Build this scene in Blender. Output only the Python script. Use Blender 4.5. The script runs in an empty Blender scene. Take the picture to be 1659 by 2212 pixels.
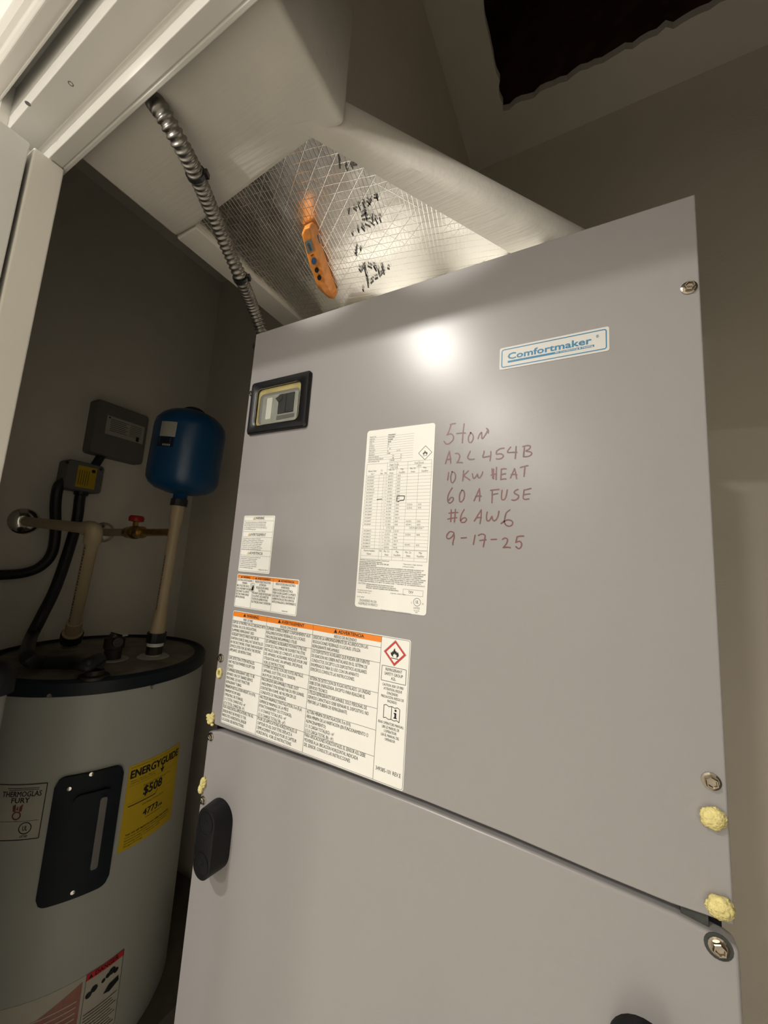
import bpy, bmesh, math, random
from mathutils import Vector, Matrix, noise
random.seed(7)
S = bpy.context.scene
COL = S.collection
# ------------------------------------------------------------------ camera
# frame 1659 x 2212; world: X along the cabinet front, Y into the closet, Z up, z=0 at cabinet top
RW = (Vector((0.879311946, 0.471810250, 0.064850515)),      # camera right
      Vector((-0.006608090, 0.148244149, -0.988928716)),    # camera down
      Vector((-0.476200414, 0.869148296, 0.133470615)))     # camera forward
CAM = Vector((0.523492, -0.435380, -0.391128))
FPX, CX, CY = 819.322, 829.5, 1106.0
cd = bpy.data.cameras.new('camera'); cam = bpy.data.objects.new('camera', cd); COL.objects.link(cam)
cd.sensor_fit = 'HORIZONTAL'; cd.sensor_width = 36.0; cd.lens = FPX / 1659 * 36.0
cd.clip_start = 0.01
cam.matrix_world = Matrix(((RW[0].x, -RW[1].x, -RW[2].x, CAM.x), (RW[0].y, -RW[1].y, -RW[2].y, CAM.y),
                           (RW[0].z, -RW[1].z, -RW[2].z, CAM.z), (0, 0, 0, 1)))
S.camera = cam
# ------------------------------------------------------------------ world, lamps, exposure
wd = bpy.data.worlds.new('world'); S.world = wd; wd.use_nodes = True
wd.node_tree.nodes['Background'].inputs[0].default_value = (1, .95, .88, 1)
wd.node_tree.nodes['Background'].inputs[1].default_value = 0.0
LAMPS = ((-.244, -1.442, 225.0), (-.187, -2.577, 250.0), (.013, -4.187, 300.0))   # ceiling lights down the hall: x, y, power
LAMP_COL = (1, .955, .89, 1); LAMP_R = .075
FILL_POS, FILL_AIMS, FILL_W = (.06, -.80, -.01), ((.17, .13, .088), (.40, .13, .088)), 40.0            # added unseen spots, aimed over the cabinet to brighten foil and beam
S.view_settings.view_transform = 'Standard'; S.view_settings.look = 'None'
S.view_settings.gamma = 1.0; S.view_settings.use_curve_mapping = False
S.view_settings.exposure = 0.08

ZF, ZC = -1.92, 0.87          # floor and ceiling heights
# ------------------------------------------------------------------ pixel helpers
def ray(px):
    return RW[0] * ((px[0] - CX) / FPX) + RW[1] * ((px[1] - CY) / FPX) + RW[2]
def onx(px, x): d = ray(px); return CAM + d * ((x - CAM.x) / d.x)
def ony(px, y): d = ray(px); return CAM + d * ((y - CAM.y) / d.y)
def onz(px, z): d = ray(px); return CAM + d * ((z - CAM.z) / d.z)
def ont(px, t): return CAM + ray(px) * t
def proj(p):
    d = p - CAM; x, y, z = d.dot(RW[0]), d.dot(RW[1]), d.dot(RW[2]); return (CX + FPX * x / z, CY + FPX * y / z)
def crop(c, q): return (c[0] + q[0] / c[2], c[1] + q[1] / c[2])

# ------------------------------------------------------------------ materials
def srgb(r, g, b):
    f = lambda v: (v / 255 / 12.92) if v / 255 <= .04045 else ((v / 255 + .055) / 1.055) ** 2.4
    return (f(r), f(g), f(b), 1)
MATS = {}
def mat(name, col, rough=.5, metal=0.0, var=.06, vscale=8.0, bump=0.0, bscale=60.0, spec=.5, coat=0.0):
    m = bpy.data.materials.new(name); m.use_nodes = True; MATS[name] = m
    nt = m.node_tree; b = nt.nodes['Principled BSDF']
    b.inputs['Roughness'].default_value = rough; b.inputs['Metallic'].default_value = metal
    b.inputs['Specular IOR Level'].default_value = spec
    b.inputs['Coat Weight'].default_value = coat
    tc = nt.nodes.new('ShaderNodeTexCoord')
    n = nt.nodes.new('ShaderNodeTexNoise'); n.inputs['Scale'].default_value = vscale; n.inputs['Detail'].default_value = 5
    nt.links.new(tc.outputs['Object'], n.inputs['Vector'])
    r = nt.nodes.new('ShaderNodeValToRGB')
    lo = [c * (1 - var) for c in col[:3]]; hi = [min(1, c * (1 + var)) for c in col[:3]]
    r.color_ramp.elements[0].color = (*lo, 1); r.color_ramp.elements[0].position = .3
    r.color_ramp.elements[1].color = (*hi, 1); r.color_ramp.elements[1].position = .7
    nt.links.new(n.outputs['Fac'], r.inputs['Fac']); nt.links.new(r.outputs['Color'], b.inputs['Base Color'])
    if bump:
        n2 = nt.nodes.new('ShaderNodeTexNoise'); n2.inputs['Scale'].default_value = bscale; n2.inputs['Detail'].default_value = 3
        nt.links.new(tc.outputs['Object'], n2.inputs['Vector'])
        bp = nt.nodes.new('ShaderNodeBump'); bp.inputs['Strength'].default_value = bump; bp.inputs['Distance'].default_value = .002
        nt.links.new(n2.outputs['Fac'], bp.inputs['Height']); nt.links.new(bp.outputs['Normal'], b.inputs['Normal'])
    return m
mat('panel_paint', (.330, .317, .316), .265, .0, .012, 3, .03, 900, spec=.55)
mat('cabinet_steel', (.84, .83, .80), .42, .2, .06, 10)
mat('wall_paint', (.80, .74, .635), .75, 0, .05, 2.5, .25, 160)
mat('wall_left_paint', (.84, .79, .695), .8, 0, .06, 2.5, .25, 160)
mat('ceiling_paint', (.88, .84, .76), .85, 0, .06, 3, .35, 120)
mat('trim_white', (.62, .605, .565), .35, 0, .03, 4, .1, 90)
mat('door_white', (.86, .86, .84), .45, 0, .02, 5, .06, 220)
mat('jamb_white', (.86, .84, .78), .4, 0, .03, 4, .1, 120)
mat('frame_paint', (.60, .57, .51), .6, 0, .08, 9, .22, 70)
mat('hall_wall', (.86, .84, .79), .8, 0, .03, 2)
mat('hall_floor', (.68, .645, .58), .45, 0, .1, 6)
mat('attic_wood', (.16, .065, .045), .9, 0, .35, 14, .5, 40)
mat('sticker_white', (.93, .925, .875), .42, 0, .015, 20)
mat('ink_black', (.012, .012, .013), .5, 0, .1, 30)
mat('ink_grey', (.09, .09, .09), .5, 0, .1, 30)
mat('ink_faint', (.16, .155, .15), .5, 0, .1, 30)
mat('sticker_orange', (.90, .255, .022), .42, 0, .03, 20)
mat('ink_red', (.62, .035, .035), .4, 0, .05, 20)
mat('logo_blue', (.030, .215, .40), .4, 0, .05, 20)
mat('logo_ground', (.70, .69, .66), .4, 0, .02, 20)
mat('marker_ink', (.135, .034, .034), .38, 0, .25, 60, spec=.8)
mat('screw_steel', (.36, .32, .265), .2, 1, .1, 60)
mat('black_plastic', (.006, .006, .007), .5, 0, .2, 40, .15, 300, spec=.28)
mat('bezel_plastic', (.007, .007, .009), .35, 0, .2, 40, .1, 200)
mat('foam_yellow', (.80, .70, .30), .95, 0, .18, 90, 1.0, 400)
mat('gasket', (.05, .055, .05), .8, 0, .3, 80, .5, 300)
mat('breaker_black', (.035, .036, .037), .55, 0, .3, 60)
mat('breaker_grey', (.42, .43, .40), .5, 0, .1, 60)
mat('liner_yellow', (.62, .52, .24), .7, 0, .2, 40, .4, 200)
mat('conduit_steel', (.21, .20, .18), .36, .9, .25, 40)
mat('tie_black', (.01, .01, .01), .4)
mat('thermo_orange', (.62, .22, .035), .55, 0, .22, 60, .2, 150)
mat('thermo_grime', (.30, .14, .035), .7, 0, .3, 70)
mat('lcd', (.13, .15, .14), .25)
mat('button_blue', (.02, .07, .17), .35)
mat('heater_paint', (.42, .425, .39), .38, 0, .02, 3)
mat('heater_top', (.20, .18, .14), .6, 0, .35, 18, .2, 60)
mat('heater_rim', (.008, .013, .019), .45, 0, .2, 20, spec=.3)
mat('heater_cover', (.005, .009, .015), .55, 0, .2, 20, spec=.25)
mat('energy_yellow', (.62, .43, .012), .55, 0, .08, 12)
mat('label_cream', (.46, .44, .37), .55, 0, .06, 20)
mat('ink_brown', (.17, .055, .045), .6, 0, .2, 40)
mat('ink_pink', (.33, .14, .11), .6, 0, .15, 40)
mat('tank_blue', (.005, .062, .17), .3, 0, .06, 8, spec=.6)
mat('tank_label_navy', (.006, .012, .03), .4)
mat('cpvc', (.50, .40, .25), .45, 0, .07, 12)
mat('chrome', (.75, .74, .70), .15, 1, .05, 30)
mat('brass', (.42, .30, .10), .35, 1, .15, 40)
mat('valve_red', (.45, .02, .015), .4)
mat('box_grey', (.17, .165, .155), .5, 0, .06, 20)
mat('hose_black', (.014, .015, .018), .45, 0, .2, 40)
mat('dark_fitting', (.03, .022, .016), .5, 0, .3, 40)
mat('platform_wood', (.10, .085, .065), .8, 0, .25, 15)
mat('pvc_white', (.42, .41, .38), .5, 0, .05, 12)

def brush(name):
    nt = MATS[name].node_tree
    for n in [n for n in nt.nodes if n.type == 'TEX_NOISE'][1:]:
        mp = nt.nodes.new('ShaderNodeMapping'); mp.inputs['Scale'].default_value = (.12, 1.6, 1); l = n.inputs['Vector'].links[0]; src = l.from_socket
        nt.links.remove(l); nt.links.new(src, mp.inputs['Vector']); nt.links.new(mp.outputs['Vector'], n.inputs['Vector']); n.inputs['Scale'].default_value = 110
brush('frame_paint')
def glass_mat():
    m = bpy.data.materials.new('clear_window'); m.use_nodes = True; MATS['clear_window'] = m
    b = m.node_tree.nodes['Principled BSDF']
    b.inputs['Base Color'].default_value = (.95, .96, .93, 1); b.inputs['Roughness'].default_value = .06
    b.inputs['Transmission Weight'].default_value = 1.0; b.inputs['IOR'].default_value = 1.25
glass_mat()
def foil_mat():
    m = bpy.data.materials.new('foil'); m.use_nodes = True; MATS['foil'] = m
    nt = m.node_tree; b = nt.nodes['Principled BSDF']; N = nt.nodes.new; K = nt.links.new
    b.inputs['Metallic'].default_value = 1.0; b.inputs['Roughness'].default_value = .27
    tc = N('ShaderNodeTexCoord')
    hs = []
    # scrim yarns in three directions (angle of the yarn normal, spacing in metres)
    for ang, sp, wgt in ((math.radians(12), .0062, 1.0), (math.radians(102), .0125, .8), (math.radians(57), .019, .8), (math.radians(-33), .022, .5)):
        mp = N('ShaderNodeMapping'); mp.vector_type = 'POINT'
        mp.inputs['Rotation'].default_value = (0, 0, -ang); K(tc.outputs['Object'], mp.inputs['Vector'])
        sx = N('ShaderNodeSeparateXYZ'); K(mp.outputs['Vector'], sx.inputs[0])
        dv = N('ShaderNodeMath'); dv.operation = 'DIVIDE'; K(sx.outputs['X'], dv.inputs[0]); dv.inputs[1].default_value = sp
        fr = N('ShaderNodeMath'); fr.operation = 'FRACT'; K(dv.outputs[0], fr.inputs[0])
        sb = N('ShaderNodeMath'); sb.operation = 'SUBTRACT'; K(fr.outputs[0], sb.inputs[0]); sb.inputs[1].default_value = .5
        ab = N('ShaderNodeMath'); ab.operation = 'ABSOLUTE'; K(sb.outputs[0], ab.inputs[0])
        mr = N('ShaderNodeMapRange'); mr.inputs['From Min'].default_value = .0; mr.inputs['From Max'].default_value = .00062 / sp
        mr.inputs['To Min'].default_value = wgt; mr.inputs['To Max'].default_value = 0; K(ab.outputs[0], mr.inputs['Value'])
        hs.append(mr.outputs[0])
    acc = hs[0]
    for h in hs[1:]:
        mx = N('ShaderNodeMath'); mx.operation = 'MAXIMUM'; K(acc, mx.inputs[0]); K(h, mx.inputs[1]); acc = mx.outputs[0]
    nz = N('ShaderNodeTexNoise'); nz.inputs['Scale'].default_value = 55; nz.inputs['Detail'].default_value = 6; K(tc.outputs['Object'], nz.inputs['Vector'])
    ml = N('ShaderNodeMath'); ml.operation = 'MULTIPLY_ADD'; K(nz.outputs['Fac'], ml.inputs[0]); ml.inputs[1].default_value = 1.2; K(acc, ml.inputs[2])
    bp = N('ShaderNodeBump'); bp.inputs['Strength'].default_value = .42; bp.inputs['Distance'].default_value = .0008
    K(ml.outputs[0], bp.inputs['Height']); K(bp.outputs['Normal'], b.inputs['Normal'])
    cr = N('ShaderNodeValToRGB'); cr.color_ramp.elements[0].color = (.84, .82, .78, 1); cr.color_ramp.elements[1].color = (.88, .865, .83, 1)
    K(acc, cr.inputs['Fac']); K(cr.outputs['Color'], b.inputs['Base Color'])
foil_mat()
def lamp_mat(name, watts, radius):
    m = bpy.data.materials.new(name); m.use_nodes = True; MATS[name] = m
    nt = m.node_tree; nt.nodes.remove(nt.nodes['Principled BSDF'])
    e = nt.nodes.new('ShaderNodeEmission'); e.inputs[0].default_value = LAMP_COL
    e.inputs[1].default_value = watts / (math.pi * radius * radius) / math.pi
    nt.links.new(e.outputs[0], nt.nodes['Material Output'].inputs[0])
for i_, (_, _, w_) in enumerate(LAMPS): lamp_mat('lamp_glow_%d' % i_, w_ / 10, LAMP_R)

# ------------------------------------------------------------------ object helpers
def new_bm(): return bmesh.new()
def root_loc(p):
    while p.parent: p = p.parent
    return Vector(p.location)
def obj(name, bm, material, parent=None, label=None, cat=None, group=None, kind=None, smooth=False, origin=None, bevel=0.0, bseg=2):
    """bm holds world coordinates; the object's origin is the root thing's base (or `origin`)."""
    off = root_loc(parent) if parent else Vector(origin or (0, 0, 0))
    for v in bm.verts: v.co -= off
    me = bpy.data.meshes.new(name); bm.normal_update(); bm.to_mesh(me); bm.free()
    me.materials.append(MATS[material])
    if smooth:
        for p in me.polygons: p.use_smooth = True
    o = bpy.data.objects.new(name, me); COL.objects.link(o)
    if parent: o.parent = parent
    else: o.location = off
    if label: o['label'] = label
    if cat: o['category'] = cat
    if group: o['group'] = group
    if kind: o['kind'] = kind
    if bevel:
        b = o.modifiers.new('bevel', 'BEVEL'); b.width = bevel; b.segments = bseg; b.limit_method = 'ANGLE'; b.angle_limit = math.radians(40)
        b.harden_normals = False
    if smooth == 'auto':
        try: me.set_sharp_from_angle(angle=math.radians(40))
        except Exception: pass
    return o
def thing(name, label, cat, loc=(0, 0, 0), group=None, kind=None):
    o = bpy.data.objects.new(name, None); COL.objects.link(o); o.location = loc; o.empty_display_size = .02
    o['label'] = label; o['category'] = cat
    if group: o['group'] = group
    if kind: o['kind'] = kind
    return o
def box(bm, x0, x1, y0, y1, z0, z1):
    v = [bm.verts.new((x, y, z)) for x in (x0, x1) for y in (y0, y1) for z in (z0, z1)]
    for f in ((0, 1, 3, 2), (4, 6, 7, 5), (0, 4, 5, 1), (2, 3, 7, 6), (0, 2, 6, 4), (1, 5, 7, 3)):
        bm.faces.new([v[i] for i in f])
    return bm
def prism(bm, pts_a, pts_b):
    """loft between two matching closed polygons, capped."""
    a = [bm.verts.new(p) for p in pts_a]; b = [bm.verts.new(p) for p in pts_b]; n = len(a)
    for i in range(n): bm.faces.new((a[i], a[(i + 1) % n], b[(i + 1) % n], b[i]))
    bm.faces.new(a[::-1]); bm.faces.new(b)
    bmesh.ops.recalc_face_normals(bm, faces=bm.faces)
    return bm
def loft(bm, rings, cap=True):
    R = [[bm.verts.new(p) for p in r] for r in rings]; n = len(R[0])
    for a, b in zip(R, R[1:]):
        for i in range(n): bm.faces.new((a[i], a[(i + 1) % n], b[(i + 1) % n], b[i]))
    if cap: bm.faces.new(R[0][::-1]); bm.faces.new(R[-1])
    bmesh.ops.recalc_face_normals(bm, faces=bm.faces)
    return bm
def circle(c, u, v, r, n): return [c + u * (r * math.cos(2 * math.pi * i / n)) + v * (r * math.sin(2 * math.pi * i / n)) for i in range(n)]
def basis(d):
    d = d.normalized(); u = d.cross(Vector((0, 0, 1)))
    if u.length < .05: u = d.cross(Vector((1, 0, 0)))
    u.normalize(); return u, d.cross(u).normalized()
def tube(bm, pts, radii, n=16):
    """tube along a polyline with parallel-transported frame; radii scalar or list."""
    pts = [Vector(p) for p in pts]
    if not isinstance(radii, (list, tuple)): radii = [radii] * len(pts)
    t0 = (pts[1] - pts[0]); u, w = basis(t0); rings = []
    for i, p in enumerate(pts):
        t = (pts[min(i + 1, len(pts) - 1)] - pts[max(i - 1, 0)]).normalized()
        u = (u - t * u.dot(t)).normalized(); w = t.cross(u).normalized()
        rings.append(circle(p, u, w, radii[i], n))
    return loft(bm, rings)
def lathe(bm, base, axis, prof, n=32):
    """profile list of (distance along axis, radius)."""
    base = Vector(base); axis = Vector(axis).normalized(); u, w = basis(axis)
    return loft(bm, [circle(base + axis * d, u, w, max(r, 1e-5), n) for d, r in prof])
def smooth_path(pts, n=10):
    pts = [Vector(p) for p in pts]; out = []
    P = [pts[0] * 2 - pts[1]] + pts + [pts[-1] * 2 - pts[-2]]
    for i in range(1, len(P) - 2):
        a, b, c, d = P[i - 1:i + 3]
        for k in range(n):
            t = k / n
            out.append(.5 * ((2 * b) + (c - a) * t + (2 * a - 5 * b + 4 * c - d) * t * t + (3 * b - a - 3 * c + d) * t ** 3))
    out.append(pts[-1]); return out
def rrect(x0, x1, z0, z1, r, n=5):
    pts = []
    for cx, cz, a0 in ((x1 - r, z1 - r, 0), (x0 + r, z1 - r, 90), (x0 + r, z0 + r, 180), (x1 - r, z0 + r, 270)):
        for k in range(n + 1):
            a = math.radians(a0 + 90 * k / n); pts.append((cx + r * math.cos(a), cz + r * math.sin(a)))
    return pts
def plate(bm, outline, yb, yf):
    """outline in (x,z) extruded from y=yb (back) to y=yf (front)."""
    return prism(bm, [(x, yb, z) for x, z in outline], [(x, yf, z) for x, z in outline])

# ------------------------------------------------------------------ flat print (lettering, rules, signs)
_GL = {}
def glyphs(s, bold=0):
    k = s
    if k in _GL: return _GL[k]
    c = bpy.data.curves.new('t', 'FONT'); c.body = s; c.size = 1; c.resolution_u = 2; c.fill_mode = 'FRONT'
    o = bpy.data.objects.new('t', c); me = bpy.data.meshes.new_from_object(o)
    vs = [(v.co.x, v.co.y) for v in me.vertices]; fs = [tuple(p.vertices) for p in me.polygons]
    bpy.data.objects.remove(o); bpy.data.curves.remove(c); bpy.data.meshes.remove(me)
    _GL[k] = (vs, fs); return _GL[k]
_hv, _ = glyphs('H', 0); CAPH = max(y for _, y in _hv)
class Print:
    """collects flat print in a 2D (x, z) frame; `surf` maps it onto the surface it is printed on."""
    def __init__(self, surf, step=None): self.surf = surf; self.step = step; self.v = []; self.f = []
    def raw(self, vs, fs):
        o = len(self.v); self.v += vs; self.f += [tuple(i + o for i in f) for f in fs]
    def text(self, s, x0, z, cap, width=None, align='l', bold=0, aspect=.8, slant=0.0, rot=0.0):
        vs, fs = glyphs(s, bold)
        if not vs: return
        a = min(x for x, _ in vs); b = max(x for x, _ in vs); k = cap / CAPH
        sx = k * aspect if width is None else width / max(b - a, 1e-6)
        w = sx * (b - a)
        ox = x0 - (0 if align == 'l' else w / 2 if align == 'c' else w)
        cr, sr = math.cos(rot), math.sin(rot); out = []
        for x, y in vs:
            px = (x - a) * sx + y * k * slant; py = y * k
            out.append((ox + px * cr - py * sr, z + px * sr + py * cr))
        if bold < .3: self.raw(out, fs); return
        e = .020 * bold * k                       # heavier weight: the same letters set a hair apart
        for n_, (dx, dz) in enumerate(((-1, 0), (1, 0), (0, .8), (0, -.8), (-.7, -.6), (.7, .6), (.7, -.6), (-.7, .6))):
            self.raw([(a_ + dx * e, b_ + dz * e, 1e-5 * n_) for a_, b_ in out], fs)       # each pass a hair above the last
    def poly(self, pts): self.raw([tuple(p) for p in pts], [tuple(range(len(pts)))])
    def rect(self, x0, x1, z0, z1):
        n = max(1, int(abs(x1 - x0) / self.step) + 1) if self.step else 1
        for i in range(n):
            a, b = x0 + (x1 - x0) * i / n, x0 + (x1 - x0) * (i + 1) / n; self.poly([(a, z0), (b, z0), (b, z1), (a, z1)])
    def line(self, a, b, w):
        if self.step and abs(b[0] - a[0]) > self.step:
            n = int(abs(b[0] - a[0]) / self.step) + 1; L = lambda t: (a[0] + (b[0] - a[0]) * t, a[1] + (b[1] - a[1]) * t)
            for i in range(n): self.line(L(i / n), L((i + 1) / n), w)
            return
        dx, dz = b[0] - a[0], b[1] - a[1]; l = math.hypot(dx, dz) or 1e-9; nx, nz = -dz / l * w / 2, dx / l * w / 2
        self.poly([(a[0] - nx, a[1] - nz), (b[0] - nx, b[1] - nz), (b[0] + nx, b[1] + nz), (a[0] + nx, a[1] + nz)])
    def loop(self, pts, w):
        for a, b in zip(pts, pts[1:] + pts[:1]): self.line(a, b, w)
    def frame(self, x0, x1, z0, z1, w): self.loop([(x0, z0), (x1, z0), (x1, z1), (x0, z1)], w)
    def ring(self, cx, cz, r, w, n=28): self.loop([(cx + r * math.cos(2 * math.pi * i / n), cz + r * math.sin(2 * math.pi * i / n)) for i in range(n)], w)
    def disc(self, cx, cz, r, n=16): self.poly([(cx + r * math.cos(2 * math.pi * i / n), cz + r * math.sin(2 * math.pi * i / n)) for i in range(n)])
    def tri(self, cx, z, h): self.poly([(cx - h * .58, z), (cx + h * .58, z), (cx, z + h)])
    def build(self, name, material, parent, label=None):
        me = bpy.data.meshes.new(name); off = root_loc(parent)
        me.from_pydata([tuple(Vector(self.surf(*p)) - off) for p in self.v], [], self.f); me.validate()
        me.materials.append(MATS[material]); o = bpy.data.objects.new(name, me); COL.objects.link(o); o.parent = parent
        if label: o['label'] = label
        return o
def flame(P, cx, z, h, hole=True):
    """flammable-gas flame on a bar."""
    pts = [(-.30, .10), (-.42, .32), (-.40, .52), (-.31, .42), (-.27, .66), (-.20, .55), (-.13, .80), (-.02, 1.0), (.01, .78), (.10, .62), (.16, .70), (.20, .50), (.30, .62), (.38, .40), (.40, .22), (.28, .04),
           (.14, .0), (.20, .16), (.14, .34), (.06, .26), (.0, .44), (-.08, .28), (-.15, .32), (-.18, .16), (-.12, .0)]
    v = [(cx + a * h, z + b * h * .8 + h * .14) for a, b in pts]
    P.raw(v, [(0, 1, 2, 3, 23), (23, 3, 4, 5, 22), (22, 5, 6, 7, 8, 21), (21, 8, 9, 20), (20, 9, 10, 11, 19), (19, 11, 12, 13, 18), (18, 13, 14, 15, 17), (17, 15, 16), (24, 0, 23)])
    P.rect(cx - .36 * h, cx + .36 * h, z, z + .06 * h)

# ================================================================== THE SETTING
HZ = .110      # head jamb underside
FY = -.261     # inner face of the front wall
FYO = -.318    # hall face of the front wall
bm = new_bm(); box(bm, -1.6, 1.9, -5.2, .75, ZF - .1, ZF); obj('floor', bm, 'hall_floor', kind='structure', label='beige hard floor of the hall and the closet')
# back, left and right closet walls
bm = new_bm(); box(bm, -1.1, 1.4, .60, .70, ZF, ZC + .1); obj('wall_back', bm, 'wall_paint', kind='structure', label='greige painted back wall of the closet')
bm = new_bm(); box(bm, -1.1, -1.0, FY, .60, ZF, ZC + .1); obj('wall_left', bm, 'wall_left_paint', kind='structure', label='dim greige left wall of the closet behind the pipes')
bm = new_bm(); box(bm, 1.3, 1.4, FY, .60, ZF, ZC + .1); obj('wall_right', bm, 'wall_paint', kind='structure', label='greige right wall of the closet')
# front wall with the doorway (X -.14 .. 1.0, up to the head)
bm = new_bm(); box(bm, -1.6, -.16, FYO, FY, ZF, ZC); box(bm, .82, 1.9, FYO, FY, ZF, ZC); box(bm, -.16, .82, FYO, FY, HZ + .126, ZC)
obj('wall_front', bm, 'hall_wall', kind='structure', label='white wall around the closet doorway')
# ceiling with the torn attic opening above the cabinet
hole = [onz(a, ZC) for a in ((1087, 240), (1010, -60))]
hx0, hy1 = hole[0].x, hole[0].y; hy0 = hole[1].y; hx1 = .86
bm = new_bm()
def edge_pts(a, b, n, amp, seed):
    a, b = Vector(a), Vector(b); nrm = Vector((-(b - a).y, (b - a).x)).normalized(); out = []
    for i in range(n):
        t = i / n; k = 0 if i == 0 else amp * (noise.noise(Vector((seed, i * .55, 0))) + .5 * noise.noise(Vector((seed, i * 1.7, 4))))
        out.append(a + (b - a) * t + nrm * k)
    return out
inner = edge_pts((hx0, hy0), (hx0, hy1), 16, .006, 1) + edge_pts((hx0, hy1), (hx1, hy1), 34, .014, 2) + edge_pts((hx1, hy1), (hx1, hy0), 10, .008, 3) + edge_pts((hx1, hy0), (hx0, hy0), 16, .008, 4)
cxm, cym = (hx0 + hx1) / 2, (hy0 + hy1) / 2
def outer_of(p):   # push the inner rim out radially to the room's rectangle
    d = p - Vector((cxm, cym)); ts = []
    for lim, c, dd in ((1.9, cxm, d.x), (-1.6, cxm, d.x)):
        if dd and (lim - c) / dd > 0: ts.append((lim - c) / dd)
    for lim, c, dd in ((.70, cym, d.y), (-5.2, cym, d.y)):
        if dd and (lim - c) / dd > 0: ts.append((lim - c) / dd)
    return Vector((cxm, cym)) + d * min(ts)
corners = [Vector(c) for c in ((-1.6, -5.2), (-1.6, .70), (1.9, .70), (1.9, -5.2))]
n = len(inner); lo = [bm.verts.new((p.x, p.y, ZC)) for p in inner]; hi = [bm.verts.new((p.x, p.y, ZC + .02)) for p in inner]
ou = [bm.verts.new((*outer_of(p), ZC)) for p in inner]
for i in range(n):
    j = (i + 1) % n
    bm.faces.new((lo[i], lo[j], hi[j], hi[i])); bm.faces.new((lo[i], ou[i], ou[j], lo[j]))
    a, b = outer_of(inner[i]), outer_of(inner[j])
    if abs(a.x - b.x) > 1e-4 and abs(a.y - b.y) > 1e-4:   # room corner between two rim points
        c = min(corners, key=lambda q: (q - a).length + (q - b).length); cv = bm.verts.new((c.x, c.y, ZC)); bm.faces.new((ou[i], cv, ou[j]))
bmesh.ops.recalc_face_normals(bm, faces=bm.faces)
obj('ceiling', bm, 'ceiling_paint', kind='structure', label='painted ceiling with a rough-edged attic opening')
# attic void above the opening: roof deck boards on rafters
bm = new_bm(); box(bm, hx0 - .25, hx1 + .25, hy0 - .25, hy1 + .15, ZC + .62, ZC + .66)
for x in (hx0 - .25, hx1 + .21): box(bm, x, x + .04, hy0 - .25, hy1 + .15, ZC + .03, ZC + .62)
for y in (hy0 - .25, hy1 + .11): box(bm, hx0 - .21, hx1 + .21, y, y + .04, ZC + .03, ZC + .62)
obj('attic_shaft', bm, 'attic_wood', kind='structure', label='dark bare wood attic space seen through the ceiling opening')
# hall walls behind the photographer
bm = new_bm(); box(bm, -1.7, -1.6, -5.2, FYO, ZF, ZC); obj('wall_hall_left', bm, 'hall_wall', kind='structure')
bm = new_bm(); box(bm, 1.9, 2.0, -5.2, FYO, ZF, ZC); obj('wall_hall_right', bm, 'hall_wall', kind='structure')
bm = new_bm(); box(bm, -1.7, 2.0, -5.3, -5.2, ZF, ZC); obj('wall_hall_back', bm, 'hall_wall', kind='structure')

# door head: two steps down towards the closet (frame, stop, inner stop with a bead)
def xrun(prof, x0, x1):
    bm = new_bm(); return prism(bm, [(x0, y, z) for y, z in prof], [(x1, y, z) for y, z in prof])
head = [(-.321, .182), (-.3185, .182), (-.3175, .216), (-.3085, .216), (-.308, .147), (-.278, .147), (-.278, HZ), (-.2635, HZ), (-.2625, HZ + .0015), (-.2615, HZ), (-.2575, HZ), (-.2575, HZ + .125), (-.321, HZ + .125)]
obj('trim_1', xrun(head, -.16, .82), 'trim_white', kind='structure', label='white stepped head frame over the closet doorway', bevel=.0022, bseg=3)
cas = [(-.3185, .186), (-.334, .186), (-.3365, .192), (-.3365, .206), (-.332, .210), (-.332, .228), (-.337, .233), (-.340, .245), (-.340, .256), (-.3185, .256)]
obj('trim_2', xrun(cas, -.23, .89), 'trim_white', kind='structure', label='moulded white casing above the doorway on the hall side', bevel=.0015)
# jamb boards at the left of the doorway
bm = new_bm(); box(bm, -.138, -.100, -.2935, -.261, ZF, HZ - .001)
obj('trim_3', bm, 'jamb_white', kind='structure', label='white inner jamb board at the left of the doorway', bevel=.0022, bseg=3)
bm = new_bm(); box(bm, -.138, -.100, -.365, -.2975, ZF, HZ - .001)
obj('trim_4', bm, 'door_white', kind='structure', label='white outer jamb board at the left of the doorway', bevel=.0015)
bm = new_bm(); box(bm, -.158, -.139, -.318, -.2612, ZF, HZ - .002); obj('trim_5', bm, 'trim_white', kind='structure', label='rough jamb behind the left jamb boards')
bm = new_bm(); box(bm, .798, .8195, FYO - .004, FY + .002, ZF, HZ - .001); obj('trim_6', bm, 'trim_white', kind='structure', label='white jamb board at the right of the doorway')
# nail holes in the head
for i, (a, zz) in enumerate((((60, 224), .147), ((153, 181), .147))):
    p = onz(a, zz); bm = new_bm(); lathe(bm, p + Vector((0, 0, .0004)), (0, 0, -1), [(0, .0030), (.0004, .0030), (.0006, .0020), (.0002, .0014), (.0002, 1e-5)], 12)
    obj('nail_dimple', bm, 'ink_faint', parent=bpy.data.objects['trim_1'])

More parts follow.
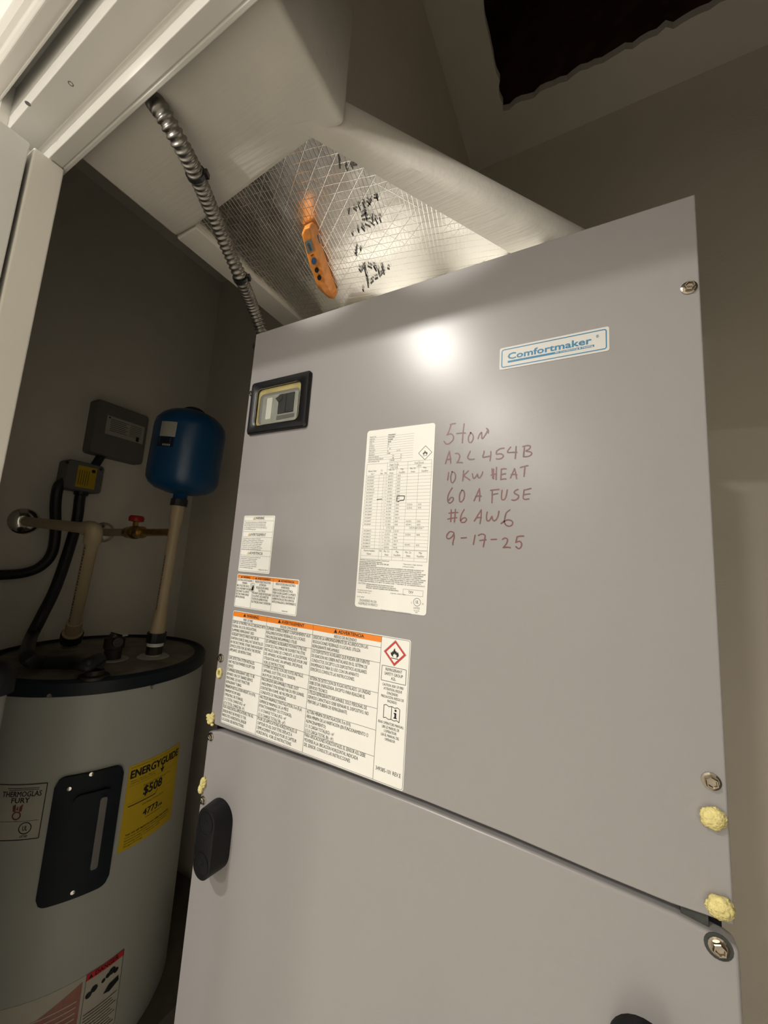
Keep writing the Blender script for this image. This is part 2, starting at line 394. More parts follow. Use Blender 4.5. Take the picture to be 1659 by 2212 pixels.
# ------------------------------------------------------------------ painted plenum frame above the cabinet
HS = .130
FL, FR, LE, BE, WL = [onz(a, HS) for a in ((425, 490), (680, 300), (650, 695), (1100, 545), (350, 490))]
yfr = (FL.y + FR.y) / 2; xl0 = WL.x; xl1 = (FL.x + LE.x) / 2; xr = .267
fr_root = thing('plenum_frame', 'white painted wooden frame around the foil duct opening above the cabinet', 'frame', (.2, 0, HS))
def rough_prism(name, poly, z0, z1, bev, seed):
    bm = new_bm(); prism(bm, [(x, y, z0) for x, y in poly], [(x, y, z1) for x, y in poly])
    return obj(name, bm, 'frame_paint', fr_root, bevel=bev, bseg=4, smooth=True)
diag = Vector((BE.x - FR.x, BE.y - FR.y)).normalized(); nrm = Vector((diag.y, -diag.x))
o1 = onz((1222, 508), HS); dist = (Vector((o1.x, o1.y)) - Vector((FR.x, FR.y))).dot(nrm)
A = Vector((FR.x, FR.y)); B = A + diag * .62
q0, q1 = [onz(a, HS + .030) for a in ((742, 228), (1255, 495))]; q0 = Vector((q0.x, q0.y)); q1 = Vector((q1.x, q1.y)); od = (q1 - q0).normalized()
yo = q0.y + (xr - q0.x) / od.x * od.y     # where the beam's outer edge meets the front panel's right edge
rough_prism('front_panel', [(xl0, FY + .004), (xr, FY + .004), (xr, yo - .004), (A.x + .002, A.y), (FL.x, FL.y), (xl0, FL.y)], HS, HS + .17, .008, 1)
rough_prism('side_board', [(xl0, FL.y + .0005), (xl1, FL.y + .0005), (xl1, .56), (xl0, .56)], HS, HS + .06, .003, 2)
# diagonal beam: subdivided so its arris is worn and fibrous
bm = new_bm(); secs = []
NS = 60; Bo = Vector((xr, yo)) + od * .60
for i in range(NS + 1):
    t = i / NS; a0_ = A - diag * .030; a = a0_ + (B - a0_) * t; s0 = Vector((xr, yo)) - od * .030; o = s0 + (Bo - s0) * t
    k = .0022 * noise.noise(Vector((i * .35, 0, 0))); k2 = .0014 * noise.noise(Vector((i * 1.3, 3, 0)))
    w = (o - a); prof = [(0, 0), (.30, 0), (.62, .0005 + k2), (.80, .002 + k), (.91, .0065 + k2), (.975, .0145 + k), (1.0 + .02 * k / .002 * .3, .026 + k2), (1.0, .034), (.94, .040), (0, .040)]
    secs.append([(a.x + w.x * u, a.y + w.y * u, HS - .0004 + h) for u, h in prof])
loft(bm, secs); obj('diagonal_beam', bm, 'frame_paint', fr_root, smooth='auto')
bm = new_bm(); box(bm, .150, .200, FY + .004, .595, HS + .06, ZC - .001)
obj('wall_partition', bm, 'wall_paint', kind='structure', label='greige wall face rising above the plenum frame')

# ------------------------------------------------------------------ foil-faced duct board over the opening
ZFO = HS + .006; EC = -.001
db = thing('duct_board', 'shiny foil-faced duct board with scrim lines filling the plenum opening', 'duct board', (.2, 0, ZFO))
bm = new_bm(); nx, ny = 90, 80; X0, X1, Y0, Y1 = xl1 - .0008, .62, FR.y - .001, .52; g = []
for j in range(ny + 1):
    row = []
    for i in range(nx + 1):
        x = X0 + (X1 - X0) * i / nx; y = Y0 + (Y1 - Y0) * j / ny
        h = .0016 * noise.noise(Vector((x * 14, y * 14, 1))) + .0012 * noise.noise(Vector((x * 45, y * 45, 5)))
        row.append(bm.verts.new((x, y, ZFO + .002 + h)))
    g.append(row)
for j in range(ny):
    for i in range(nx): bm.faces.new((g[j][i], g[j + 1][i], g[j + 1][i + 1], g[j][i + 1]))
# clip the sheet to the opening side of the diagonal beam
bmesh.ops.bisect_plane(bm, geom=bm.verts[:] + bm.edges[:] + bm.faces[:], plane_co=(A.x + nrm.x * EC, A.y + nrm.y * EC, 0), plane_no=(nrm.x, nrm.y, 0), clear_outer=True)
fe = Vector((FL.x - FR.x, FL.y - FR.y)).normalized(); fn = Vector((fe.y, -fe.x)); fn = fn if fn.y < 0 else -fn     # towards the front board
bmesh.ops.bisect_plane(bm, geom=bm.verts[:] + bm.edges[:] + bm.faces[:], plane_co=(FR.x - fn.x * .0006, FR.y - fn.y * .0006, 0), plane_no=(fn.x, fn.y, 0), clear_outer=True)
obj('foil_facing', bm, 'foil', db, smooth=True)
pts = [(X0, FL.y + .001), (A.x + nrm.x * EC, Y0), (A.x + nrm.x * EC + diag.x * .55, A.y + nrm.y * EC + diag.y * .55), (X0, Y1)]
pts[1] = (A.x - .001, A.y + .002); tt = (Y1 - A.y - nrm.y * EC) / diag.y; pts[2] = (A.x + nrm.x * EC + diag.x * tt, Y1)
bm = new_bm(); prism(bm, [(x, y, ZFO + .008) for x, y in pts], [(x, y, ZFO + .033) for x, y in pts]); obj('fibre_core', bm, 'liner_yellow', db)
# duct collar from the cabinet up to the board, unseen; sloped white front shaped to brighten the foil
prof = [(.115, -.003), (.115, .096), (.1565, .1365), (.50, .1365), (.50, -.003)]
bm = new_bm(); prism(bm, [(.015, y, z) for y, z in prof], [(.46, y, z) for y, z in prof]); obj('collar', bm, 'sticker_white', db)
# dot-matrix print on the foil: strokes traced on the sheet
Pf = Print(lambda x, y: (x, y, ZFO - .0012))
CF = (600, 280, 3.19)
def fz(q): p = onz(crop(CF, q), ZFO - .0012); return (p.x, p.y)
def dots(a, b, n, r=8):
    for i in range(n):
        t = (i + .5) / n; x = a[0] + (b[0] - a[0]) * t; y = a[1] + (b[1] - a[1]) * t
        q = [fz((x + r * .62 * dx + .15 * r * dy, y + r * dy)) for dx, dy in ((-1, -1), (1, -1), (1, 1), (-1, 1))]; Pf.poly(q)
for a, b, n in (((418, 170), (430, 270), 7), ((465, 240), (480, 285), 3), ((500, 230), (520, 270), 3), ((515, 245), (548, 240), 3),
                ((490, 555), (490, 585), 2), ((520, 540), (545, 560), 3), ((555, 520), (570, 555), 3), ((585, 500), (600, 540), 4), ((610, 490), (640, 520), 3), ((620, 530), (650, 480), 4), ((660, 470), (690, 470), 3), ((680, 455), (690, 490), 3),
                ((575, 600), (610, 570), 4), ((600, 560), (612, 620), 4), ((580, 620), (640, 610), 5), ((650, 600), (655, 640), 3), ((668, 610), (690, 650), 4), ((700, 605), (712, 640), 3), ((510, 710), (520, 730), 2), ((550, 680), (560, 710), 3), ((575, 670), (600, 700), 4), ((600, 650), (640, 670), 4), ((640, 640), (668, 660), 3),
                ((545, 805), (540, 860), 4), ((570, 820), (572, 835), 2), ((530, 845), (545, 870), 2),
                ((560, 960), (570, 975), 2), ((595, 940), (610, 1010), 6), ((612, 1000), (625, 1090), 7), ((620, 940), (650, 955), 4), ((660, 940), (680, 975), 5), ((690, 960), (700, 1000), 4), ((715, 940), (735, 1000), 5), ((755, 955), (770, 960), 2), ((640, 1060), (660, 1040), 3), ((670, 1030), (690, 1020), 3), ((700, 1015), (725, 985), 3), ((585, 1100), (592, 1115), 2), ((570, 985), (592, 950), 3)):
    dots(a, b, n)
PF = Pf
for lo_, hi_ in ((0, 400), (400, 760), (760, 900), (900, 1300)):
    Pf = Print(PF.surf)
    for f in PF.f:
        vs = [PF.v[i] for i in f]; q = proj(Vector((vs[0][0], vs[0][1], ZFO))); yy = (q[1] - CF[1]) * CF[2]
        if lo_ <= yy < hi_: Pf.poly(vs)
    Pf.build('printed_mark', 'ink_grey', db)

# ================================================================== AIR HANDLER
ah = thing('air_handler', 'tall grey steel air handler cabinet with warning labels and handwriting on its front', 'air handler', (.31, .28, ZF))
bm = new_bm(); box(bm, .003, .617, .016, .55, -1.46, -.003); obj('cabinet_body', bm, 'cabinet_steel', ah, bevel=.002)
bm = new_bm(); box(bm, .02, .60, .02, .55, ZF, -1.462); obj('plinth', bm, 'gasket', ah)
up = [(.0, .0), (.62, .0), (.6215, -.6543), (.604, -.6547), (.5815, -.656), (.531, -.6549), (.45, -.6515), (.362, -.6497), (.221, -.6503), (.10, -.653), (.0243, -.6552), (.012, -.655), (.0005, -.653)]
bm = new_bm(); plate(bm, up, .015, 0); upper = obj('upper_panel', bm, 'panel_paint', ah, bevel=.0016, bseg=3)
lowp = [(.0, -.668), (.012, -.6645), (.0255, -.6612), (.1, -.6595), (.222, -.6562), (.362, -.6556), (.45, -.6572), (.531, -.6598), (.585, -.6618), (.600, -.6640), (.6165, -.6660), (.6235, -.669), (.6265, -1.44), (-.001, -1.44)]
bm = new_bm(); plate(bm, lowp, .015, -.0015); lower = obj('lower_panel', bm, 'panel_paint', ah, bevel=.003, bseg=4)
bm = new_bm(); plate(bm, [(.588, -.652), (.606, -.652), (.606, -.668), (.588, -.664)], .014, .004); obj('gasket_strip', bm, 'gasket', ah)
bm = new_bm(); box(bm, .003, .616, .0125, .0158, -.672, -.646); obj('seam_shade', bm, 'black_plastic', ah)  # black backing strip: the shade of the seam gap put into its colour

# screws: hex washer heads
def screw_mesh(r):
    bm = new_bm(); Yn = Vector((0, -1, 0)); u, w = Vector((1, 0, 0)), Vector((0, 0, 1)); o = Vector((0, 0, 0))
    rings = [circle(o, u, w, r, 18), circle(o + Yn * .0010, u, w, r, 18), circle(o + Yn * .0016, u, w, r * .78, 18)]
    loft(bm, rings)
    hexr = []
    for y, k in ((.0012, .72), (.0046, .72), (.0052, .62), (.0052, .50), (.0034, .42), (.0032, .05)):
        hexr.append([o + Yn * y + u * (r * k * math.cos(math.pi * i / 3)) + w * (r * k * math.sin(math.pi * i / 3)) for i in range(6)])
    loft(bm, hexr)
    me = bpy.data.meshes.new('screw'); bm.to_mesh(me); bm.free(); me.materials.append(MATS['screw_steel']); return me
SM = screw_mesh(.0068)
base_ah = Vector(ah.location)
for x, z, yy, s, a in ((.6114, -.1024, 0, 1.0, .2), (.0085, -.1137, 0, .8, .5), (.0078, -.5565, 0, .95, .1), (.0078, -.6728, -.0015, .9, .8), (.6109, -.5525, 0, 1.0, .4), (.6105, -.672, -.0015, 1.0, .65), (.0078, -.7628, -.0015, .85, .3)):
    o = bpy.data.objects.new('screw', SM); COL.objects.link(o); o.parent = ah
    o.location = Vector((x, yy, z)) - base_ah; o.scale = (s, s, s); o.rotation_euler = (0, a, 0)
# dark clearance ring round the lower right screw
bm = new_bm(); lathe(bm, (.6105, -.0015, -.672), (0, -1, 0), [(0, .0092), (.0005, .0092), (.0005, .006)], 20); obj('screw_hole_rim', bm, 'gasket', ah)

# yellow spray-foam plugs
def foam(x, y, z, rx, ry, rz, seed, spikes=0, tilt=0):
    bm = new_bm(); bmesh.ops.create_icosphere(bm, subdivisions=4, radius=1)
    M = Matrix.Rotation(tilt, 4, 'Y')
    for v in bm.verts:
        d = v.co.normalized(); k = 1 + .16 * noise.noise(d * 2.2 + Vector((seed, 0, 0))) + .07 * noise.noise(d * 9 + Vector((0, seed, 0)))
        if spikes: k += spikes * max(0, noise.noise(d * 30 + Vector((seed, seed, 0)))) ** 1.2
        v.co = M @ Vector((d.x * rx * k, d.y * ry * k, d.z * rz * k)) + Vector((x, y, z))
    return bm
obj('foam_plug', foam(.6105, -.003, -.5795, .0088, .005, .0078, 3, .25, -.5), 'foam_yellow', ah, smooth=True)
obj('foam_plug', foam(.6125, -.003, -.6430, .0092, .006, .0076, 9, .3, -.5), 'foam_yellow', ah, smooth=True)
bm = foam(.0055, -.001, -.6450, .0045, .003, .0065, 5, .15)
for k, (dx, dz, r) in enumerate(((-.0065, .0005, .0030), (-.0068, -.0042, .0022), (-.0030, -.0075, .0030), (.0035, -.0098, .0020), (-.0035, -.002, .0034), (.0005, -.0045, .0032))):
    b2 = foam(.0055 + dx, -.003, -.6450 + dz, r * 1.4, r, r, 20 + k, .2)
    me = bpy.data.meshes.new('tmp'); b2.to_mesh(me); b2.free(); bm.from_mesh(me); bpy.data.meshes.remove(me)
obj('foam_plug', bm, 'foam_yellow', ah, smooth=True)
bm = foam(.0055, -.003, -.7385, .0055, .005, .0075, 11, .2); b2 = foam(.0015, -.003, -.7485, .0045, .004, .0065, 13, .2)
me = bpy.data.meshes.new('tmp'); b2.to_mesh(me); b2.free(); bm.from_mesh(me); bpy.data.meshes.remove(me)
obj('foam_plug', bm, 'foam_yellow', ah, smooth=True)
bm = new_bm()   # foam ring around an open hole
rg = []
for i in range(20):
    a = 2 * math.pi * i / 20; c = Vector((.0095 + .0042 * math.cos(a), -.001, -.5787 + .0058 * math.sin(a))); rr = .0022 * (1 + .35 * noise.noise(Vector((i * .8, 0, 0))))
    rd = Vector((math.cos(a), 0, math.sin(a))); rg.append([c + rd * rr * math.cos(b) + Vector((0, -1, 0)) * rr * math.sin(b) for b in [2 * math.pi * k / 8 for k in range(8)]])
rg.append(rg[0]); loft(bm, rg, cap=False); obj('foam_plug', bm, 'foam_yellow', ah, smooth=True)

# black door handles
def stadium(cx, zt, zb, hw, n=14):
    pts = []
    for k in range(n + 1): a = math.pi * k / n; pts.append((cx + hw * math.cos(a), zt - hw + hw * math.sin(a)))
    for k in range(n + 1): a = math.pi + math.pi * k / n; pts.append((cx + hw * math.cos(a), zb + hw + hw * math.sin(a)))
    return pts
def handle(cx):
    h0, h1, h2 = stadium(cx - .002, -.7475, -.838, .0255), stadium(cx + .001, -.7465, -.8355, .0195), stadium(cx + .003, -.7455, -.834, .0172)
    bm = new_bm(); loft(bm, [[(x, -.0015, z) for x, z in h0], [(x, -.004, z) for x, z in h0], [(x, -.027, z) for x, z in h1], [(x, -.0305, z) for x, z in h2],
                             [(x * .96 + (cx + .003) * .04, -.031, z) for x, z in stadium(cx + .003, -.7475, -.832, .0155)]])
    h = obj('handle', bm, 'black_plastic', ah, smooth='auto')
    for zc in (-.7645, -.815):
        bm = new_bm(); lathe(bm, (cx + .003, -.0312, zc), (0, -1, 0), [(-.001, .0145), (.0006, .0145), (.0006, .0132), (-.0012, .0128), (-.0012, .0045), (.0002, .0043), (.0002, .0025), (-.001, .002)], 24)
        obj('handle_boss', bm, 'bezel_plastic', h, smooth='auto')
handle(.050); handle(.562)

# breaker window
bx0, bx1, bz0, bz1 = .0118, .1402, -.1905, -.0982
wx0, wx1, wz0, wz1 = .0272, .1232, -.1775, -.1120
o1 = rrect(bx0, bx1, bz0, bz1, .005, 5); o2 = rrect(bx0 + .002, bx1 - .002, bz0 + .002, bz1 - .002, .005, 5)
i1 = rrect(wx0 - .003, wx1 + .003, wz0 - .003, wz1 + .003, .010, 5); i2 = rrect(wx0, wx1, wz0, wz1, .009, 5)
bm = new_bm(); loft(bm, [[(x, .0, z) for x, z in o1], [(x, -.004, z) for x, z in o1], [(x, -.0065, z) for x, z in o2], [(x, -.0065, z) for x, z in i1], [(x, -.004, z) for x, z in i2], [(x, -.0006, z) for x, z in i2]], cap=False)
bwin = obj('breaker_window', bm, 'bezel_plastic', ah, smooth='auto', label='black framed clear window over a circuit breaker')
# recess is modelled as a shallow tray standing on the panel inside the bezel
bm = new_bm(); loft(bm, [[(x, -.0008, z) for x, z in i2], [(x, -.0007, z) for x, z in rrect(wx0 + .004, wx1 - .004, wz0 + .003, wz1 - .009, .008, 5)]], cap=False)
obj('tray_rim', bm, 'liner_yellow', bwin)
bm = new_bm(); plate(bm, rrect(wx0 + .012, wx1 - .006, wz0 + .002, wz1 - .014, .004, 4), -.0002, -.0016); obj('breaker_cover', bm, 'breaker_grey', bwin, bevel=.0004)
bm = new_bm(); plate(bm, rrect(wx0 + .022, wx0 + .034, wz0 + .010, wz1 - .018, .001, 2), -.0015, -.0021); obj('cover_step', bm, 'sticker_white', bwin)
for k in range(2):
    bm = new_bm(); plate(bm, [(wx0 + .049 + .017 * k, wz0 + .016), (wx0 + .065 + .017 * k, wz0 + .016), (wx0 + .065 + .017 * k, wz1 - .016), (wx0 + .049 + .017 * k, wz1 - .016)], -.0015, -.0030)
    obj('breaker_pole', bm, 'breaker_black', bwin, bevel=.0005)
bm = new_bm(); plate(bm, [(wx0 + .042, wz1 - .022), (wx0 + .056, wz1 - .016), (wx0 + .058, wz1 - .026), (wx0 + .050, wz1 - .030)], -.0030, -.0038); obj('toggle', bm, 'breaker_black', bwin)
bm = new_bm(); plate(bm, [(wx0 + .047, wz0 + .006), (wx0 + .085, wz0 + .007), (wx0 + .085, wz0 + .0135), (wx0 + .047, wz0 + .0135)], -.0015, -.0019); obj('breaker_tag', bm, 'ink_faint', bwin)
bm = new_bm(); plate(bm, i2, -.0040, -.0050); obj('pane', bm, 'clear_window', bwin)

# ------------------------------------------------------------------ labels on the cabinet
YS = -.0005; YP = -.00062; YP2 = -.00074
surf1 = lambda x, z, d=0: (x, YP - d, z)
surf2 = lambda x, z, d=0: (x, YP2 - d, z)
def sticker(name, x0, x1, z0, z1, r, material='sticker_white', label=None):
    bm = new_bm(); plate(bm, rrect(x0, x1, z0, z1, r, 5), .0, YS); return obj(name, bm, material, ah, label=label)
def pan(c, q): p = ony(crop(c, q), 0); return p.x, p.z

# --- brand badge
bd = sticker('brand_badge', .4297, .5433, -.1537, -.1258, .0022, 'logo_ground', 'oblong white badge with blue border and blue brand lettering')
P = Print(surf1); out = rrect(.4325, .5405, -.1508, -.1287, .002, 4); P.loop(out, .0011)
P.text('Comfortmaker', .4395, -.1418, .0075, width=.087, bold=1.6)
P.rect(.4393, .5292, -.1462, -.1437); P.build('printed_text', 'logo_blue', bd)
P = Print(surf2); P.text('Air Conditioning & Heating', .4905, -.1456, .0016, width=.0375, bold=.6); P.build('tagline', 'sticker_white', bd)
P = Print(surf1); P.text('®', .5310, -.1365, .0032, bold=.3); P.build('mark', 'logo_blue', bd)

# --- three-language hazard label (largest)
lx0, lx1, lz0, lz1 = .0244, .3340, -.6483, -.4808
wl = sticker('hazard_label', lx0, lx1, lz0, lz1, .003, label='large trilingual fire-risk warning label with orange headers and a red diamond')
C1, C2, C3 = .0981, .1855, .2938
zr = [-.4820, -.4893, -.4955, -.5139, -.5494, -.5676, -.5923, -.6219, -.6468]
P = Print(surf1)
P.rect(lx0 + .0012, C3, zr[1], zr[0]); P.build('orange_header', 'sticker_orange', wl)
P = Print(surf2); G = Print(surf2)
LW = .0004
G.loop(rrect(lx0 + .0012, lx1 - .0012, lz0 + .0012, lz1 - .0012, .0024, 4), .0004)
for x in (C1, C2, C3): G.line((x, zr[0]), (x, zr[-1]), LW)
for z in zr[2:8]: G.line((lx0 + .0012, z), (C3, z), LW)
G.build('ruled_lines', 'ink_grey', wl)
for cx, t, w in ((.0650, 'WARNING', .0255), (.1455, 'AVERTISSEMENT', .0420), (.2450, 'ADVERTENCIA', .0400)):
    P.text(t, cx - w / 2 + .003, zr[1] + .0018, .0040, width=w, bold=.9); P.tri(cx - w / 2 - .0015, zr[1] + .0016, .0050)
for cx, t in (((lx0 + C1) / 2 - .002, 'RISK OF FIRE'), ((C1 + C2) / 2, "RISQUE D'INCENDIE"), ((C2 + C3) / 2, 'RIESGO DE INCENDIO')):
    P.text(t, cx, zr[2] + .0014, .0037, align='c', aspect=.66)
TX = [
 [["DISPOSE OF PROPERLY IN ACCORDANCE WITH", "FEDERAL OR LOCAL REGULATIONS.", "FLAMMABLE REFRIGERANT USED."],
  ["AUXILIARY DEVICES WHICH MAY BE AN", "IGNITION SOURCES SHALL NOT BE INSTALLED", "IN THE DUCTWORK, OTHER THAN AUXILIARY", "DEVICES LISTED FOR USE WITH THE SPECIFIC", "APPLIANCE. SEE INSTRUCTIONS."],
  ["LEAK DETECTION SYSTEM INSTALLED.", "UNIT MUST BE POWERED EXCEPT FOR", "SERVICE."],
  ["FLAMMABLE REFRIGERANT USED. TO BE", "REPAIRED ONLY BY TRAINED SERVICE", "PERSONNEL. DO NOT PUNCTURE", "REFRIGERANT TUBING."],
  ["MINIMUM INSTALLATION HEIGHT, 0 m (0 ft).", "MINIMUM ROOM AREA", "OPERATING OR STORAGE),", "3.1 X TOTAL CHARGE (KG) - m²", "(15 X TOTAL CHARGE (lb) - ft²)."],
  ["FOR HORIZONTAL APPLICATIONS, THE A2L", "SENSOR MUST BE MOVED TO THE", "INDICATED HORIZONTAL SENSOR", "LOCATION. SEE INSTRUCTIONS."]],
 [["ÉLIMINER CORRECTEMENT CONFORMÉMENT AUX", "RÉGLEMENTATIONS FÉDÉRALES OU LOCALES.", "FRIGORIGÈNE INFLAMMABLE UTILISÉ."],
  ["LES APPAREILS AUXILIAIRES POUVANT ÊTRE DES", "SOURCES D'ALLUMAGE NE DOIVENT PAS ÊTRE", "INSTALLÉS DANS LES CONDUITS, À L'EXCEPTION", "DES APPAREILS AUXILIAIRES INDIQUÉS POUR UNE", "UTILISATION AVEC UN APPAREIL SPÉCIFIQUE.", "VOIR LES INSTRUCTIONS."],
  ["SYSTÈME DE DÉTECTION DES FUITES INSTALLÉ.", "L'APPAREIL DOIT ÊTRE SOUS TENSION,", "SAUF POUR L'ENTRETIEN."],
  ["FRIGORIGÈNE INFLAMMABLE UTILISÉ. DOIT", "UNIQUEMENT ÊTRE RÉPARÉ PAR DU PER SONNEL", "D'ENTRETIEN FORMÉ. NE PAS PERCER LES", "CONDUITES DE FRIGORIGÈNE."],
  ["HAUTEUR MINIMALE D'INSTALLATION, 0 m (0 pi).", "SUPERFICIE MINIMALE DE LA PIÈCE", "(FONCTIONNEMENT OU STOCKAGE),", "3.1 X CHARGE TOTALE (KG) - m²", "(15 X CHARGE TOTALE (lb) - pi²)."],
  ["POUR LES APPLICATIONS HORIZONTALES, LE", "CAPTEUR DE A2L DOIT ÊTRE DÉPLACÉ À", "L'EMPLACEMENT INDIQUÉ POUR LE CAPTEUR", "HORIZONTAL. VOIR LES INSTRUCTIONS."]],
 [["DESECHE LA APROPIADAMENTE DE ACUERDOCON LAS", "REGULACIONES FEDERALES O LOCALES. UTILIZA", "REFRIGERANTE INFLAMABLE."],
  ["LOS DISPOSITIVOS AUXILIARES QUE PUEDEN SER FUENTES", "DE IGNICIÓN NO DEBEN INSTALARSE EN EL SISTEMA DE", "CONDUCTOS, EXCEPTO LOS DISPOSITIVOS AUXILIARES", "ENUMERADOS PARA SU USO CON UN APARATO", "ESPECÍFICO.CONSULTE LAS INSTRUCCIONES."],
  ["SISTEMA DE DETECCIÓN DE FUGAS INSTALADO. LA UNIDAD", "DEBE ESTAR ENERGIZADA, EXCEPTO PARA REALIZAR EL", "SERVICIO TÉCNICO."],
  ["UTILIZA REFRIGERANTE INFLAMABLE. SOLO PERSONAL DE", "SERVICIO CAPACITADO DEBE REPARAR EL DISPOSITIVO. NO", "PERFORE LA TUBERÍA DE REFRIGERANTE."],
  ["ALTURA MÍNIMA DE INSTALACIÓN, 0 m (0 ft).", "ÁREA MÍNIMA DE LA HABITACIÓN (EN FUNCIONAMIENTO O", "ALMACENAMIENTO):", "3.1 X CARGA TOTAL(KG) - m²", "(15 X CARGA TOTAL (lb) - ft²)."],
  ["PARA APLICACIONES HORIZONTALES, EL SENSOR A2L DEBE", "MOVERSE A LA UBICACIÓN HORIZONTAL INDICADA", "DEL SENSOR. CONSULTE LAS INSTRUCCIONES."]]]
for col, (xa, xb, mx) in enumerate(((lx0 + .0022, C1, .0700), (C1 + .0016, C2, .0825), (C2 + .0016, C3, .0965))):
    allv = [max(x for x, _ in glyphs(t, .25)[0]) for r in TX[col] for t in r]; k = mx / max(allv)
    for r, lines in enumerate(TX[col]):
        for i, t in enumerate(lines):
            w = max(x for x, _ in glyphs(t, .25)[0]) * k
            P.text(t, xa, zr[2 + r] - .0046 - i * .00595, .0041, width=w, bold=.25)
c4 = (C3 + lx1 - .0012) / 2
for t, z, h, a in (('REFRIGERANT', -.5211, .0034, .72), ('SAFETY GROUP', -.5261, .0034, .72), ('A2L', -.5307, .0034, .8),
                   ('CAUTION, RISK OF FIRE/', -.5390, .0029, .62), ('ATTENTION, RISQUE', -.5435, .0029, .62), ("D'INCENDIE/", -.5480, .0029, .62), ('PRECAUCIÓN: RIESGO DE', -.5525, .0029, .62), ('INCENDIO', -.5570, .0029, .62),
                   ('READ OPERATORS MANUAL/', -.5822, .0029, .62), ('LIRE LE MANUEL DE', -.5867, .0029, .62), ("L'OPÉRATEUR/", -.5912, .0029, .62), ('LEA EL MANUAL DEL', -.5957, .0029, .62), ('OPERADOR', -.6002, .0029, .62)):
    P.text(t, c4, z, h, align='c', aspect=a)
P.text('349385-101 REV.E', c4, -.6352, .0042, width=.0330, align='c')
P.frame(c4 - .0165, c4 + .0165, -.5332, -.5158, .0005)
# open-book sign
bz = -.5755; 
for pts in ([(-.0105, .0145), (-.0075, .0155), (-.004, .0138), (0, .0148)], [(0, .0148), (.004, .0138), (.0075, .0150), (.0108, .0135)], [(-.0105, .0), (-.0075, .001), (-.004, -.0006), (0, .0003)], [(0, .0003), (.004, -.0006), (.0075, .0006), (.0108, -.001)], [(-.0105, 0), (-.0105, .0145)], [(.0108, -.001), (.0108, .0135)], [(0, 0), (0, .0148)]):
    for a, b in zip(pts, pts[1:]): P.line((c4 + a[0], bz + a[1]), (c4 + b[0], bz + b[1]), .0007)
P.disc(c4 + .0054, bz + .0112, .0014); P.rect(c4 + .0042, c4 + .0066, bz + .0025, bz + .0085); P.rect(c4 + .0030, c4 + .0076, bz + .0022, bz + .0032); P.rect(c4 + .0032, c4 + .0060, bz + .0072, bz + .0085)
dz, dr = -.4990, .0152
P.loop([(c4 - dr, dz), (c4, dz + dr), (c4 + dr, dz), (c4, dz - dr)], .0003)
flame(P, c4, dz - .0068, .0135)
P.build('printed_text', 'ink_black', wl)
P = Print(surf2); r0, r1 = .0146, .0118
ou_ = [(c4 - r0, dz), (c4, dz + r0), (c4 + r0, dz), (c4, dz - r0)]; in_ = [(c4 - r1, dz), (c4, dz + r1), (c4 + r1, dz), (c4, dz - r1)]
for i in range(4): j = (i + 1) % 4; P.poly([ou_[i], ou_[j], in_[j], in_[i]])
P.build('hazard_diamond', 'ink_red', wl)

# --- electric-shock label
ex0, ex1, ez0, ez1 = .0242, .1531, -.4748, -.4230
el = sticker('shock_label', ex0, ex1, ez0, ez1, .0025, label='small trilingual electric-shock label with an orange header')
P = Print(surf1); P.rect(ex0 + .0014, ex1 - .0014, ez1 - .0066, ez1 - .0014); P.build('orange_header', 'sticker_orange', el)
P = Print(surf2); G = Print(surf2); d1, d2 = .0605, .1030
G.loop(rrect(ex0 + .0014, ex1 - .0014, ez0 + .0014, ez1 - .0014, .002, 4), .0003)
for x in (d1, d2): G.line((x, ez1 - .002), (x, ez0 + .0014), .0003)
G.build('ruled_lines', 'ink_grey', el)
for cx, t, w in ((.0440, 'WARNING', .0160), (.0815, 'AVERTISSEMENT', .0275), (.1290, 'ADVERTENCIA', .0260)):
    P.text(t, cx - w / 2 + .002, ez1 - .0058, .0030, width=w, bold=.6); P.tri(cx - w / 2 - .0012, ez1 - .0058, .0034)
for xa, al, mxw, lines in ((ex0 + .0018, 'l', .0335, ["ELECTRICAL SHOCK HAZARD", "WARNING", "RISK OF ELECTRIC SHOCK.", "CAN CAUSE INJURY OR DEATH:", "DISCONNECT ALL REMOTE", "ELECTRIC POWER SUPPLIES", "BEFORE SERVICING."]),
                           (d1 + .0012, 'l', .0400, ["RISQUE D'ÉLECTROCUTION", "ATTENTION", "RISQUE DE DÉCHARGE", "ÉLECTRIQUE", "POUVANT CAUSER DES BLESSURES", "OU LA MORT: DÉCONNECTER", "TOUTES LES ALIMENTATIONS", "ÉLECTRIQUES AVANT L'ENTRETIEN"]),
                           (d2 + .0012, 'l', .0470, ["RIESGO DE DESCARGA ELÉCTRICA", "ADVERTENCIA", "RIESGO DE DESCARGA ELÉCTRICA.", "PUEDE CAUSAR LESIONES O LA MUERTE:", "DESCONECTE TODAS LAS FUENTES DE", "ALIMENTACIÓN ELÉCTRICA REMOTAS", "ANTES DE REALIZAR EL MANTENIMIENTO."])):
    k = mxw / max(max(x for x, _ in glyphs(t, .2)[0]) for t in lines)
    for i, t in enumerate(lines):
        w = max(x for x, _ in glyphs(t, .2)[0]) * k; off = 0
        if i < 2 or (xa > d1 and xa < d2 and i < 4): off = (mxw - w) / 2
        P.text(t, xa + off, ez1 - .0108 - i * .0044, .0032, width=w, bold=.2)
